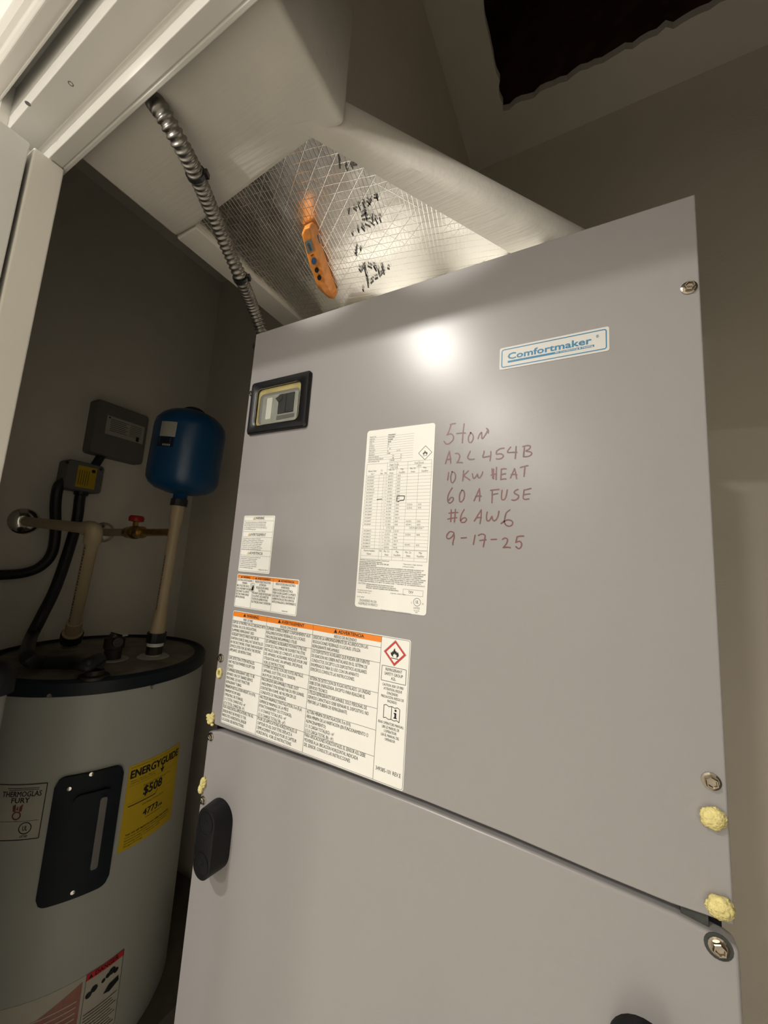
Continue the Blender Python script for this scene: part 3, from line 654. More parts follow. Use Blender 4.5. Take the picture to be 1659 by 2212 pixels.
# shocked-hand sign
P.frame(d1 - .0042, d1 + .0042, ez1 - .0250, ez1 - .0128, .0003)
P.poly([(d1 - .002, ez1 - .0235), (d1 + .0025, ez1 - .0235), (d1 + .0032, ez1 - .0185), (d1 + .0018, ez1 - .0145), (d1 + .0002, ez1 - .0165), (d1 - .0010, ez1 - .0195)])
P.line((d1 - .0035, ez1 - .0135), (d1 - .0022, ez1 - .0165), .0006); P.line((d1 - .0022, ez1 - .0165), (d1 - .0028, ez1 - .0170), .0006); P.line((d1 - .0028, ez1 - .0170), (d1 - .0015, ez1 - .0195), .0006)
P.text('349384-101 REV', .1255, ez0 + .0038, .0016, width=.011)
P.build('printed_text', 'ink_black', el)

# --- chemical-exposure label
px0, px1, pz0, pz1 = .0244, .0928, -.4190, -.3288
pl = sticker('exposure_label', px0, px1, pz0, pz1, .0025, label='small plain white trilingual chemical-exposure warning label')
P = Print(surf1); G = Print(surf1)
G.loop(rrect(px0 + .0018, px1 - .0018, pz0 + .0018, pz1 - .0018, .001, 3), .0003)
zs = [pz1 - .0082, pz1 - .0260, pz1 - .0345, pz1 - .0555, pz1 - .0640]
for z in zs: G.line((px0 + .0018, z), (px1 - .0018, z), .0003)
G.build('ruled_lines', 'ink_grey', pl)
for z, t, w in ((zs[0], 'WARNING', .0195), (zs[2], 'AVERTISSEMENT', .0340), (zs[4], 'ADVERTENCIA', .0290)):
    P.text(t, .0602 - w / 2, z + .0020, .0042, width=w, bold=.5); Y = Print(surf1); Y.tri(.0578 - w / 2, z + .0016, .0052); Y.build('caution_triangle', 'liner_yellow', pl)
for z0, lines in ((zs[0], ["This product can expose you to chemicals including", "Lead and lead compounds which are known to the", "State of California to cause cancer and birth defects", "or other reproductive harm. For more information go", "to www.P65Warnings.ca.gov."]),
                  (zs[2], ["Ce produit peut vous exposer à des agents", "chimiques y compris le plomb et les composés de", "plomb, identifiés par l'État de Californie comme", "pouvant causer le cancer et des malformations", "congénitales ou autres troubles de l'appareil", "reproducteur. Pour de plus amples informations,", "prière de consulter www.P65Warnings.ca.gov."]),
                  (zs[4], ["Este producto puede exponerle a químicos que", "incluyen plomo y compuestos de plomo", "los cuales son conocidos en el Estado", "de California como causantes de cáncer", "y defectos de nacimiento, u otros daños", "reproductivos. Para mayor información,", "visite www.P65Warnings.ca.gov."])):
    for i, t in enumerate(lines):
        k = .0560 / 27.0; w = max(x for x, _ in glyphs(t, .0)[0]) * k * 1.10
        P.text(t, px0 + .0030, z0 - .0033 - i * .00285, .0020, width=min(w, .0625))
P.text('349824-201 REV.B', px1 - .004, pz0 + .0042, .0019, width=.020, align='r')
P.build('printed_text', 'ink_grey', pl)

# --- rating plate label
rx0, rx1, rz0, rz1 = .2505, .3515, -.4500, -.2094
rt = sticker('rating_label', rx0, rx1, rz0, rz1, .004, label='tall white rating label with a table of heater kits and fuse sizes')
P = Print(surf1); G = Print(surf1)
CA = (770, 900, 9.217); CB = (760, 1120, 9.217)
def tl(s, c, q0, q1, cap=.0018, bold=.15):
    x0, z = pan(c, q0); x1, z2 = pan(c, q1); P.text(s, x0, (z + z2) / 2, cap, width=x1 - x0, bold=bold)
def hl(c, q0, q1, w=.00022): a, b = pan(c, q0), pan(c, q1); z = (a[1] + b[1]) / 2; G.line((a[0], z), (b[0], z), w)
rows = [('PRODUCT NO.', 'FHMA6X6000AT1'), ('MODEL NO.', 'FHMA6X6000A'), ('SERIAL NO.', 'F252700000'), ('VOLTS', '208/230'), ('MOTOR HP', '3/4'), ('MOTOR FLA', '5.7'), ('PHASE  HERTZ', '1      60'), ('TEST STATIC', '0.3'), ('REFRIGERANT', 'R-454B')]
z0r, z1r = pan(CA, (250, 430))[1], pan(CA, (213, 922))[1]
for i in range(12):
    z = z0r + (z1r - z0r) * i / 11; name = (rows[i][0] if i < 9 else ('DESIGN TEST PRESSURE', 'MAXIMUM ALLOWABLE PRESSURE', 'DATE OF MANUFACTURE')[i - 9])
    P.text(name, .2552, z, .0017, aspect=.62, bold=.1)
    if i < 9: P.text(rows[i][1], .2842, z + .0003, .0017, aspect=.62, bold=.3); G.line((.2552, z - .0006), (.3225, z - .0006), .00018)
    elif i < 11: P.text(('174', '450')[i - 9], .2925, z, .0017, aspect=.62, bold=.3); P.text('PSI', .3045, z, .0017, aspect=.62); G.line((.2552, z - .0006), (.3225, z - .0006), .00018)
    else: P.text('JUL 2025', .2900, z, .0017, aspect=.62, bold=.3); G.frame(.2885, .3055, z - .0009, z + .0024, .0002)
P.text('IN. W.C.', .2985, z0r + (z1r - z0r) * 7 / 11, .0017, aspect=.62)
# flammable diamond (black)
fx, fz_, fr = .3395, pan(CA, (1370, 720))[1], .0092
P.loop([(fx - fr, fz_), (fx, fz_ + fr), (fx + fr, fz_), (fx, fz_ - fr)], .0006); flame(P, fx, fz_ - .0042, .0080)
# heater table
r1, r16 = -.2771, -.3418; pitch = (r16 - r1) / 15
tx0, tx1 = .2540, .3492; colx = [.2742, .2812, .2860, .3006, .3162, .3318]
ztop = pan(CA, (235, 955))[1]; zrow0 = r1 - pitch * .72
G.line((tx0, ztop), (tx1, ztop), .00025)
hdr = zrow0
for t, x, z, a in (('Single Circuit', .2960, ztop - .0040, .8), ('L1/L2 (L3)', .2960, ztop - .0080, .85), ('Dual Circuit', .3320, ztop - .0040, .8), ('L3/L4', .3320, ztop - .0080, .85), ('Electric Heat', .2632, hdr + .0052, .75), ('Kit *', .2640, hdr + .0010, .8), ('Min. Cir.', .2930, hdr + .0052, .72), ('Amps', .2925, hdr + .0010, .8), ('Max', .3082, hdr + .0052, .8), ('Fuse/Brkr', .3084, hdr + .0010, .72), ('Min. Cir.', .3238, hdr + .0052, .72), ('Amps', .3238, hdr + .0010, .8), ('Max', .3402, hdr + .0052, .8), ('Fuse/Brkr', .3404, hdr + .0010, .72), ('PH', .2838, hdr + .0010, .8), ('Cir', .2778, hdr + .0052, .6), ('Num', .2778, hdr + .0010, .6)):
    P.text(t, x, z, .0024, align='c', aspect=a * .92, bold=.1)
G.line((colx[2], ztop - .0048), (tx1, ztop - .0048), .0002); G.line((colx[2], ztop - .0092), (tx1, ztop - .0092), .0002)
R = [('EHC05AKN*', '1', '28.9/33.3', '30/35', '', ''), ('EHC05AKB*', '1', '28.9/33.3', '30/35', '', ''), ('EHC07AKN*', '1', '40.3/47.0', '45/50', '', ''), ('EHC07AKB*', '1', '43.3/47.0', '45/50', '', ''), ('EHC09AKCN*', '1', '47.8/53.1', '60/60', '', ''), ('EHC09AHCN*', '3', '30.8/33.4', '40/40', '', ''), ('EHC10AKN*', '1', '52.1/58.8', '60/60', '', ''), ('EHC10AKB*', '1', '52.1/58.8', '60/60', '', ''), ('EHC15AKF*', '1', '74.4/81.3', '80/90', '', ''), ('EHC15AKF*', '1', '52.1/58.8', '60/60', '22.3/24.6', '25/25'), ('EHC15AKB*', '1', '52.1/58.8', '60/60', '22.3/24.6', '25/25'), ('EHC15BHN*', '3', '46.1/50.3', '50/60', '', ''), ('EHC18BHN*', '3', '54.1/58.1', '60/60', '', ''), ('EHC20AKF*', '1', '96.6/108.1', '100/110', '', ''), ('EHC20AKF*', '1', '52.1/58.8', '60/60', '44.5/49.3', '50/50'), ('EHC20AKB*', '1', '52.1/58.8', '60/60', '44.5/49.3', '50/50')]
def trow(r, z):
    for t, x, al in zip(r, (.2560, .2838, .2882, .3020, .3180, .3334), 'lcllll'):
        if t: P.text(t, x, z, .0020, align=al, aspect=.70, bold=.15)
for i, r in enumerate(R):
    z = r1 + pitch * i; trow(r, z); G.line((tx0, z - .0011), (tx1, z - .0011), .0002)
G.line((tx0, zrow0), (tx1, zrow0), .0002)
zs2 = r16 + pitch
P.text('L1/L2 (L3)', .2960, zs2 + .0002, .0026, align='c', aspect=.75); P.text('L3/L4 and L5/L6 *', .3330, zs2 + .0002, .0026, align='c', aspect=.72)
G.line((tx0, zs2 - .0012), (tx1, zs2 - .0012), .0002)
R2 = [('EHC25BHCF1', '1', '114.9/125.8', '125/150', '', ''), ('EHC25BHCF1', '1', '43.3/47.8', '45/50', '35.5/38.4', '40/40'), ('EHC25BHCF1', '3', '69.3/75.8', '70/80', '', ''), ('EHC30BHCF1', '1', '141.1/153.3', '150/175', '', ''), ('EHC30BHCF1', '1', '52.1/58.8', '60/60', '44.5/49.3', '45/50'), ('EHC30BHCF1', '3', '84.8/92.8', '90/100', '', '')]
p2 = pitch * .985
for i, r in enumerate(R2):
    z = zs2 + p2 * (i + 1) ; trow(r, z); G.line((tx0, z - .0011), (tx1, z - .0011), .0002)
zb = zs2 + p2 * 6 - .0011
G.line((tx0, ztop), (tx0, zb), .00025); G.line((tx1, ztop), (tx1, zb), .00025)
for x in colx: G.line((x, zrow0 if x < colx[2] else ztop), (x, zb), .0002)
zf1, zf2 = zb - .0006, zb - .0140
G.frame(tx0, tx1, zf2, zf1, .00025); G.line((tx0, zf2 + .0040), (tx1, zf2 + .0040), .0002)
for x in (colx[1], colx[2], colx[3], colx[4], colx[5]): G.line((x, zf1), (x, zf2), .0002)
for t, x, k in (('Factory Installed', .2668, 0), ('Heater', .2668, 1), ('PH', .2837, 0), ('Min. Cir.', .2930, 0), ('Amps', .2930, 1), ('Max', .3082, 0), ('Fuse/Brkr', .3084, 1), ('Min. Cir.', .3238, 0), ('Amps', .3238, 1), ('Max', .3402, 0), ('Fuse/Brkr', .3404, 1)):
    P.text(t, x, zf1 - .0038 - .0042 * k, .0026, align='c', aspect=.66, bold=.1)
para = ["When these circuits are used in 25 and 30 kw, circuits two and", "three have the same MCA and MOCP requirements.", "UNIT HAS INTERNAL LIMIT CONTROL. MAX. OUTLET TEMP. 200F", "MOTOR ELECTRONICALLY PROTECTED",
        "SEE INSTALLATION INSTRUCTIONS FOR SPECIFIC INSTALLATION REQUIREMENTS AND APPROVED ACCESSORY KIT", "INFORMATION. MAX. VOLTAGE TO GROUND OF SUPPLY CIRCUIT NOT TO EXCEED 150 VOLTS IF HEATER HAS CIRCUIT", "BREAKER CONTROL. USE FOR COOLING ONLY EXCEPT WHEN INSTALLED AS PART OF A LISTED HEAT PUMP.", "USE ONLY ACCESSORY ELECTRIC HEATERS SHOWN IN \"APPROVED ACCESSORIES\" SECTION AND YOUR EQUIPMENT", "MANUFACTURER. FOR UNITS WITH 14\" CABINET WITH 5 AND 10 KW HEATERS, CLEARANCE TO COMBUSTIBLE", "MATERIAL IS TO BE 0\" TO CASING AND 1\" FOR FIRST 36\" OF PLENUM AND DUCT AND 0\" FOR CASING, PLENUM", "AND DUCT FOR REMAINING HEATERS. CLEARANCE TO COMBUSTIBLE MATERIALS TO BE 0\" FOR CASING, PLENUM", "AND DUCT FOR UNITS WITH 5 TO 10 KW HEATERS. FOR UNITS WITH HEATERS 15 KW AND ABOVE, CLEARANCE TO", "COMBUSTIBLE MATERIAL IS TO BE 0\" TO CASING AND 1\" FOR FIRST 36\" OF PLENUM AND DUCT."]
zp = zf2 - .0022
for i, t in enumerate(para):
    P.text(t, .2532, zp - i * .00232, .00150, width=(.0440, .0345, .0440, .0255)[i] if i < 4 else .0955 - .003 * (i % 3), bold=.3)
P.text('* Represents a single character', .3170, zp - .0026, .0016, width=.0270, bold=.2); P.text('of the part number.', .3170, zp - .0055, .0016, width=.0160, bold=.2)
zc = zp - 13 * .00232 - .0012
P.text('CAUTION', .2530, zc, .0024, width=.0115, bold=.1)
for i, t in enumerate(('METERING DEVICE FOR THIS COIL MUST MATCH THAT', 'SHOWN ON OUTDOOR UNIT RATING PLATE. REPLACE IF', 'NECESSARY. THIS UNIT IS EQUIPPED WITH METERING DEVICE')): P.text(t, .2660, zc - i * .00235, .0015, width=.0400 + .0035 * i, bold=.3)
G.frame(.3195, .3462, zc - .0078, zc - .0010, .0003); P.text('TXV', .3300, zc - .0055, .0030, align='c', aspect=.8, bold=.4)
P.text('International Comfort Products', .2530, zc - .0085, .0015, width=.0220); P.text('Lewisburg, TN 37091 U.S.A.', .2530, zc - .0112, .0015, width=.0200)
P.text('© 2024 INTL. COMFORT PROD.', .3020, zc - .0085, .0014, width=.0210)
P.text('351721-40545', .2530, zc - .0172, .0015, width=.0110)
P.text('ENGINEERED IN USA', .2575, zc - .0222, .0031, width=.0255); P.text('ASSEMBLED IN MEXICO', .2558, zc - .0262, .0031, width=.0290)
P.text('https://carrier.com/patents/', .2900, zc - .0302, .0018, width=.0420)
ux, uz = .3390, zc - .0150
P.ring(ux, uz, .0046, .0005); P.text('UL', ux, uz - .0016, .0036, align='c', aspect=.62, bold=.4); P.text('C', ux - .0070, uz - .0022, .0018, align='c'); P.text('US', ux + .0075, uz - .0022, .0018, align='c', aspect=.8)
P.text('LISTED', ux, uz - .0082, .0022, align='c', aspect=.85); P.text('No. LR 2447', ux, uz - .0108, .0012, align='c', aspect=.8); P.text('E52A', ux, uz - .0128, .0012, align='c', aspect=.8)
P.build('printed_text', 'ink_grey', rt); G.build('ruled_lines', 'ink_faint', rt)
# pen marks on the rating label: a dash and a box round one fuse size
def stroke(pts, w, surfy, c):
    """felt-tip stroke: flat ribbon along traced points."""
    q = [pan(c, p) for p in pts]; out = []
    if len(q) > 2: q = [(v.x, v.y) for v in smooth_path([(a, b, 0) for a, b in q], 5)]
    L, Rr = [], []
    for i, p in enumerate(q):
        a, b = q[max(i - 1, 0)], q[min(i + 1, len(q) - 1)]; dx, dz = b[0] - a[0], b[1] - a[1]; l = math.hypot(dx, dz) or 1e-9
        k = w / 2 * (1 + .18 * noise.noise(Vector((p[0] * 260, p[1] * 260, 0)))); L.append((p[0] - dz / l * k, p[1] + dx / l * k)); Rr.append((p[0] + dz / l * k, p[1] - dx / l * k))
    return L, Rr
def ink(Pr, strokes, w, c):
    for s in strokes:
        # round the ends by narrowing the last points, and lay each stroke a hair above the one before
        L, Rr = stroke(s, w, 0, c); n = len(L); d_ = 1e-5 * (strokes.index(s) % 8)
        ends = []
        for e, nb in ((0, 1), (-1, -2)):
            m = ((L[e][0] + Rr[e][0]) / 2, (L[e][1] + Rr[e][1]) / 2); q = ((L[nb][0] + Rr[nb][0]) / 2, (L[nb][1] + Rr[nb][1]) / 2)
            l = math.hypot(m[0] - q[0], m[1] - q[1]) or 1e-9; ux, uz = (m[0] - q[0]) / l * w * .45, (m[1] - q[1]) / l * w * .45
            ends.append([((L[e][0] * .72 + Rr[e][0] * .28) + ux, (L[e][1] * .72 + Rr[e][1] * .28) + uz), ((L[e][0] * .28 + Rr[e][0] * .72) + ux, (L[e][1] * .28 + Rr[e][1] * .72) + uz)])
        L2 = [ends[0][0]] + L + [ends[1][0]]; R2_ = [ends[0][1]] + Rr + [ends[1][1]]; n = len(L2)
        Pr.raw([(a, b, d_) for a, b in L2 + R2_], [(i, i + 1, n + i + 1, n + i) for i in range(n - 1)])
P = Print(surf2); ink(P, [[(412, 1652), (460, 1646), (510, 1643)]], .0009, CA); P.build('pen_dash', 'ink_black', rt)
P = Print(surf2); ink(P, [[(808, 1680), (812, 1630), (815, 1585)], [(812, 1588), (880, 1578), (962, 1580)], [(960, 1580), (955, 1640), (942, 1668)], [(945, 1668), (890, 1672), (835, 1690), (825, 1700)]], .0009, CA)
P.build('pen_box', 'ink_black', rt)

# --- handwriting on the panel
CH = (920, 880, 5.925)
HW = [  # 5 ton
 [(380, 205), (340, 212), (310, 222)], [(325, 215), (300, 290), (280, 340), (270, 352)], [(272, 350), (320, 340), (352, 370), (345, 420), (300, 462), (260, 468), (232, 435)],
 [(490, 210), (475, 330), (466, 455)], [(395, 335), (450, 330), (505, 328)], [(575, 325), (545, 380), (550, 440), (580, 448), (605, 400), (600, 350), (570, 322)],
 [(668, 400), (680, 360), (705, 325), (715, 330), (715, 395), (735, 388), (765, 345), (790, 290), (775, 270)], [(775, 268), (798, 290), (798, 330)],
 # A2L 454B
 [(250, 722), (275, 640), (300, 565)], [(300, 565), (312, 640), (318, 715)], [(262, 672), (295, 665), (322, 660)], [(378, 590), (410, 592), (432, 615), (425, 660), (400, 705), (398, 708)], [(398, 708), (440, 705), (468, 708)], [(568, 562), (545, 610), (535, 645), (560, 665), (600, 665), (618, 660)],
 [(745, 560), (740, 590), (728, 628), (735, 640)], [(735, 640), (790, 630), (822, 622)], [(832, 565), (828, 630), (820, 685)], [(1000, 522), (950, 530), (905, 560)], [(905, 560), (900, 590), (905, 600)], [(905, 600), (960, 595), (992, 620), (970, 650), (930, 662), (900, 658)],
 [(1085, 508), (1055, 545), (1045, 572), (1060, 580)], [(1060, 580), (1120, 575), (1165, 575)], [(1155, 500), (1150, 580), (1143, 655)], [(1262, 500), (1255, 570), (1248, 632)], [(1240, 502), (1290, 490), (1335, 495), (1325, 530), (1280, 555)], [(1280, 560), (1335, 570), (1355, 590), (1330, 620), (1280, 632), (1250, 630)],
 # 10 KW HEAT
 [(292, 832), (285, 885), (278, 930)], [(335, 825), (318, 890), (325, 955), (350, 960), (378, 905), (372, 845), (335, 823)], [(482, 810), (478, 880), (470, 940)], [(545, 812), (505, 850), (478, 872)], [(480, 872), (520, 900), (565, 932)], [(595, 850), (605, 900), (625, 905), (660, 855)], [(660, 855), (670, 895), (690, 900), (715, 865), (728, 825)],
 [(845, 785), (850, 850), (855, 910)], [(905, 768), (900, 850), (898, 925)], [(835, 868), (870, 858), (905, 852)], [(865, 790), (866, 850), (868, 915)], [(965, 790), (962, 860), (958, 925)], [(965, 792), (1000, 786), (1028, 788)], [(962, 862), (1000, 852), (1022, 850)], [(958, 925), (1000, 915), (1025, 918)], [(1082, 905), (1110, 840), (1135, 785)], [(1135, 785), (1150, 850), (1162, 915)], [(1092, 862), (1130, 858), (1165, 865)], [(1210, 770), (1260, 755), (1305, 745)], [(1268, 760), (1262, 820), (1255, 885)],
 # 60 A FUSE
 [(338, 1030), (300, 1090), (280, 1150), (285, 1210), (310, 1225), (345, 1195), (350, 1160), (320, 1155), (295, 1190)], [(460, 1062), (432, 1120), (430, 1190), (450, 1212), (485, 1170), (495, 1110), (480, 1065), (460, 1060)], [(615, 1198), (650, 1120), (685, 1040)], [(685, 1040), (690, 1120), (685, 1200)], [(635, 1140), (670, 1135), (708, 1138)], [(850, 1058), (848, 1140), (845, 1222)], [(828, 1062), (880, 1055), (938, 1050)], [(845, 1120), (890, 1108), (920, 1102)], [(975, 1060), (968, 1120), (970, 1175), (1000, 1180), (1025, 1140), (1042, 1055)], [(1180, 1050), (1145, 1065), (1130, 1090), (1150, 1110), (1185, 1130), (1178, 1165), (1140, 1188), (1100, 1185)], [(1258, 1055), (1250, 1110), (1245, 1160), (1270, 1178), (1318, 1172)], [(1258, 1060), (1300, 1050), (1345, 1038)], [(1250, 1118), (1295, 1112), (1332, 1108)],
 # #6 AWG
 [(325, 1310), (322, 1380), (318, 1465)], [(378, 1305), (372, 1390), (365, 1470)], [(295, 1355), (350, 1348), (410, 1345)], [(280, 1430), (340, 1418), (395, 1412)], [(490, 1308), (460, 1360), (442, 1420), (450, 1465), (490, 1472), (520, 1440), (505, 1415), (470, 1420), (450, 1445)], [(620, 1455), (665, 1380), (708, 1312)], [(708, 1312), (705, 1400), (692, 1488)], [(640, 1418), (680, 1410), (710, 1415)], [(785, 1340), (775, 1400), (785, 1450), (815, 1445), (845, 1395)], [(845, 1395), (860, 1445), (890, 1445), (920, 1400), (935, 1330)], [(1075, 1312), (1030, 1350), (1010, 1420), (1005, 1470), (1030, 1510), (1075, 1520), (1110, 1490), (1100, 1455), (1050, 1440), (1000, 1460), (962, 1488)],
 # 9-17-25
 [(355, 1600), (310, 1590), (272, 1630), (268, 1670), (300, 1680), (340, 1650), (358, 1610)], [(358, 1605), (362, 1660), (348, 1720), (345, 1760)], [(450, 1672), (520, 1668)], [(630, 1635), (620, 1690), (608, 1755)], [(672, 1640), (710, 1622), (755, 1635), (752, 1690), (735, 1785)], [(690, 1705), (730, 1698), (770, 1695)], [(835, 1692), (905, 1688)], [(980, 1690), (1010, 1672), (1045, 1690), (1030, 1745), (990, 1795)], [(990, 1795), (1040, 1790), (1080, 1795)], [(1252, 1648), (1210, 1648), (1168, 1655)], [(1168, 1655), (1158, 1700), (1150, 1730)], [(1150, 1728), (1200, 1715), (1225, 1745), (1215, 1790), (1185, 1808), (1152, 1782)]]
P = Print(lambda x, z, d=0: (x, -.00025 - d, z)); ink(P, HW, .0015, CH)
P.build('handwriting', 'marker_ink', ah, 'dark red marker handwriting: 5 ton, A2L 454B, 10 KW HEAT, 60 A FUSE, #6 AWG, 9-17-25')

# ================================================================== FLEXIBLE CONDUIT
cp = [((569, 728), .037), ((562, 707), .030), ((545, 660), .0), ((519, 598), -.055), ((490, 532), -.095), ((456, 452), -.140), ((423, 375), -.182), ((388, 308), -.215), ((350, 243), -.240), ((334, 219), -.246)]
path = smooth_path([ony(a, y) for a, y in cp], 60)
# resample evenly
acc = [0]
for a, b in zip(path, path[1:]): acc.append(acc[-1] + (b - a).length)
def at_len(s):
    for i in range(len(acc) - 1):
        if acc[i + 1] >= s: return path[i].lerp(path[i + 1], (s - acc[i]) / max(acc[i + 1] - acc[i], 1e-9))
    return path[-1]
cbase = at_len(0)
fc = thing('flexible_conduit', 'ribbed grey metal flexible conduit rising from the cabinet top past the foil', 'conduit', cbase)
L = acc[-1]; pitchc = .0072; npt = int(L / pitchc * 8); ps, rs = [], []
for i in range(npt + 1):
    s = L * i / npt; ph = (s / pitchc) % 1; ps.append(at_len(s)); rs.append(.0093 + .0021 * (math.sin(math.pi * min(ph / .62, 1.0)) ** .7 if ph < .62 else 0))
bm = new_bm(); tube(bm, ps, rs, 20); obj('ribbed_sleeve', bm, 'conduit_steel', fc, smooth=True)
def nearest(px):
    best = min(range(len(path)), key=lambda i: (lambda q: (q[0] - px[0]) ** 2 + (q[1] - px[1]) ** 2)(proj(path[i]))); return best
for px in ((422, 377), (521, 600)):
    i = nearest(px); c = path[i]; t = (path[i + 3] - path[i - 3]).normalized(); u, w = basis(t); bm = new_bm()
    loft(bm, [circle(c + t * d, u, w, r, 22) for d, r in ((-.0028, .0112), (-.0028, .0130), (.0028, .0130), (.0028, .0112))])
    tie = obj('cable_tie', bm, 'tie_black', fc)
    side = RW[0] - t * RW[0].dot(t); side.normalize(); k = t.cross(side); bm = new_bm(); cc = c + side * .0135
    box(bm, -.0028, .0028, -.0038, .0038, -.0042, .0042)
    for v in bm.verts: v.co = cc + side * v.co.x + k * v.co.y + t * v.co.z
    obj('tie_head', bm, 'tie_black', tie)
bm = new_bm(); lathe(bm, (cbase.x, cbase.y, -.0035), (0, 0, 1), [(0, .017), (.006, .017), (.006, .0145), (.010, .0140), (.010, .009)], 20); obj('connector', bm, 'conduit_steel', fc)

# ================================================================== POCKET THERMOMETER under the foil
zt0, zt1 = ZFO - .0015, ZFO - .026
CT = (630, 460, 10.05)
U_ = [(222, 450), (300, 265), (450, 190), (545, 255), (605, 420), (690, 780), (870, 1330), (1015, 1720), (930, 1880), (800, 1850), (580, 1640), (380, 1100)]
D_ = [(225, 470), (285, 340), (400, 300), (420, 400), (440, 540), (500, 680), (590, 950), (738, 1420), (745, 1530), (650, 1620), (548, 1560), (400, 1130)]
ub = [onz(crop(CT, q), zt0) for q in U_]; db_ = [onz(crop(CT, q), zt1) for q in D_]
tc_ = sum(ub, Vector()) / len(ub)
th = thing('pocket_thermometer', 'worn orange digital pocket thermometer held against the foil', 'thermometer', (tc_.x, tc_.y, zt1))
mid = [a.lerp(b, .55) + (a - tc_) * .02 for a, b in zip(ub, db_)]
bm = new_bm(); loft(bm, [ub, mid, db_]); obj('body', bm, 'thermo_orange', th, bevel=.0022, bseg=3)
zl = zt1 - .0004
def tpoly(name, pts, m, z=zl, th_=.0006):
    bm = new_bm(); prism(bm, [onz(crop(CT, q), z + th_) for q in pts], [onz(crop(CT, q), z) for q in pts]); return obj(name, bm, m, th)
dsp = tpoly('display', [(275, 640), (418, 556), (492, 812), (348, 888)], 'lcd')
Pd = Print(lambda x, y: (x, y, zl - .0002))
def seg(a, b):
    p, q = onz(crop(CT, a), zl - .0002), onz(crop(CT, b), zl - .0002); Pd.line((p.x, p.y), (q.x, q.y), .0008)
for a, b in (((385, 655), (345, 680)), ((345, 680), (352, 712)), ((352, 712), (392, 690)), ((392, 690), (400, 722)), ((400, 722), (360, 745)), ((368, 765), (408, 742)), ((408, 742), (425, 800)), ((378, 795), (415, 772)), ((425, 800), (388, 822))): seg(a, b)
Pd.build('digits', 'ink_black', dsp)
for (cx, cy), r, m in (((485, 1045), 58, 'button_blue'), ((545, 1240), 46, 'black_plastic'), ((600, 1405), 45, 'black_plastic')):
    tpoly('button', [(cx + r * math.cos(a) , cy + r * 1.35 * math.sin(a)) for a in [2 * math.pi * k / 16 for k in range(16)]], m, zl - .0008, .0018)
tpoly('slot_mark', [(412, 925), (470, 890), (474, 905), (416, 942)], 'black_plastic')
# dark oval on the side face
q0 = [a.lerp(b, .5) for a, b in zip(ub, mid)]
pc = ub[4].lerp(ub[5], .40).lerp(mid[4].lerp(mid[5], .40), .55); ed = (ub[5] - ub[4]).normalized(); dn = (mid[5] - ub[5]).normalized(); nn = ed.cross(dn).normalized()
if nn.dot(CAM - pc) < 0: nn = -nn
bm = new_bm(); loft(bm, [[pc + nn * h + ed * (.0085 * k * math.cos(a)) + dn * (.0042 * k * math.sin(a)) for a in [2 * math.pi * i / 18 for i in range(18)]] for h, k in ((-.0006, 1), (.0012, 1), (.0014, .8))])
obj('side_button', bm, 'button_blue', th)

# ================================================================== WATER HEATER
HC = Vector((-.6746, .1774, 0)); HR = .255; ZHB = -.7228; ZHT = -.690; ZPL = -1.52
wh = thing('water_heater', 'white cylindrical electric water heater with a black top rim and yellow energy label', 'water heater', (HC.x, HC.y, ZPL))
bm = new_bm(); lathe(bm, (HC.x, HC.y, ZPL), (0, 0, 1), [(0, HR * .98), (.012, HR), (ZHB - ZPL + .005, HR), (ZHB - ZPL + .005, HR * .9)], 96); obj('tank_jacket', bm, 'heater_paint', wh, smooth='auto')
bm = new_bm(); lathe(bm, (HC.x, HC.y, ZHB), (0, 0, 1), [(0, HR + .001), (.002, HR + .004), (.028, HR + .004), (.034, HR - .002), (.034, HR - .008), (.028, HR - .012)], 96); rim = obj('top_rim', bm, 'heater_rim', wh, smooth='auto')
bm = new_bm(); lathe(bm, (HC.x, HC.y, ZHB + .02), (0, 0, 1), [(0, HR - .004), (.007, HR - .006), (.0105, HR * .7), (.0125, HR * .3), (.013, .001)], 72); obj('top_lid', bm, 'heater_top', wh, smooth=True)
def oncyl(px, r=HR):
    d = ray(px); ox, oy = CAM.x - HC.x, CAM.y - HC.y; a = d.x ** 2 + d.y ** 2; b = 2 * (ox * d.x + oy * d.y); c = ox * ox + oy * oy - r * r
    disc = max(b * b - 4 * a * c, 0); t = (-b - math.sqrt(disc)) / (2 * a); p = CAM + d * t; return math.atan2(p.y - HC.y, p.x - HC.x) * r, p.z
def hsurf(r): return lambda s, z, d=0: (HC.x + (r + d * 3) * math.cos(s / HR), HC.y + (r + d * 3) * math.sin(s / HR), z)
for a in ((107, 1503), (329, 1484)):
    s, z = oncyl(a, HR + .004); s = s / (HR + .004); bm = new_bm(); lathe(bm, (HC.x + (HR + .0035) * math.cos(s), HC.y + (HR + .0035) * math.sin(s), z), (math.cos(s), math.sin(s), 0), [(0, .005), (.002, .0045), (.003, .001)], 12); obj('rim_screw', bm, 'chrome', rim, smooth='auto')
def cyl_patch(name, s0, s1, z0, z1, r0, r1, m, parent, rad=.0, n=14, label=None):
    outl = rrect(s0, s1, z0, z1, max(rad, 1e-4), 5); 
    # column strips so the patch follows the curve
    bm = new_bm(); cols = []
    for i in range(n + 1):
        s = s0 + (s1 - s0) * i / n; e = 0
        if rad:
            dd = min(s - s0, s1 - s); e = rad - math.sqrt(max(rad * rad - (rad - dd) ** 2, 0)) if dd < rad else 0
        cols.append((s, z0 + e, z1 - e))
    ring = []
    for s, a, b in cols: ring.append([hsurf(r0)(s, a), hsurf(r1)(s, a), hsurf(r1)(s, b), hsurf(r0)(s, b)])
    loft(bm, ring); return obj(name, bm, m, parent, label=label)
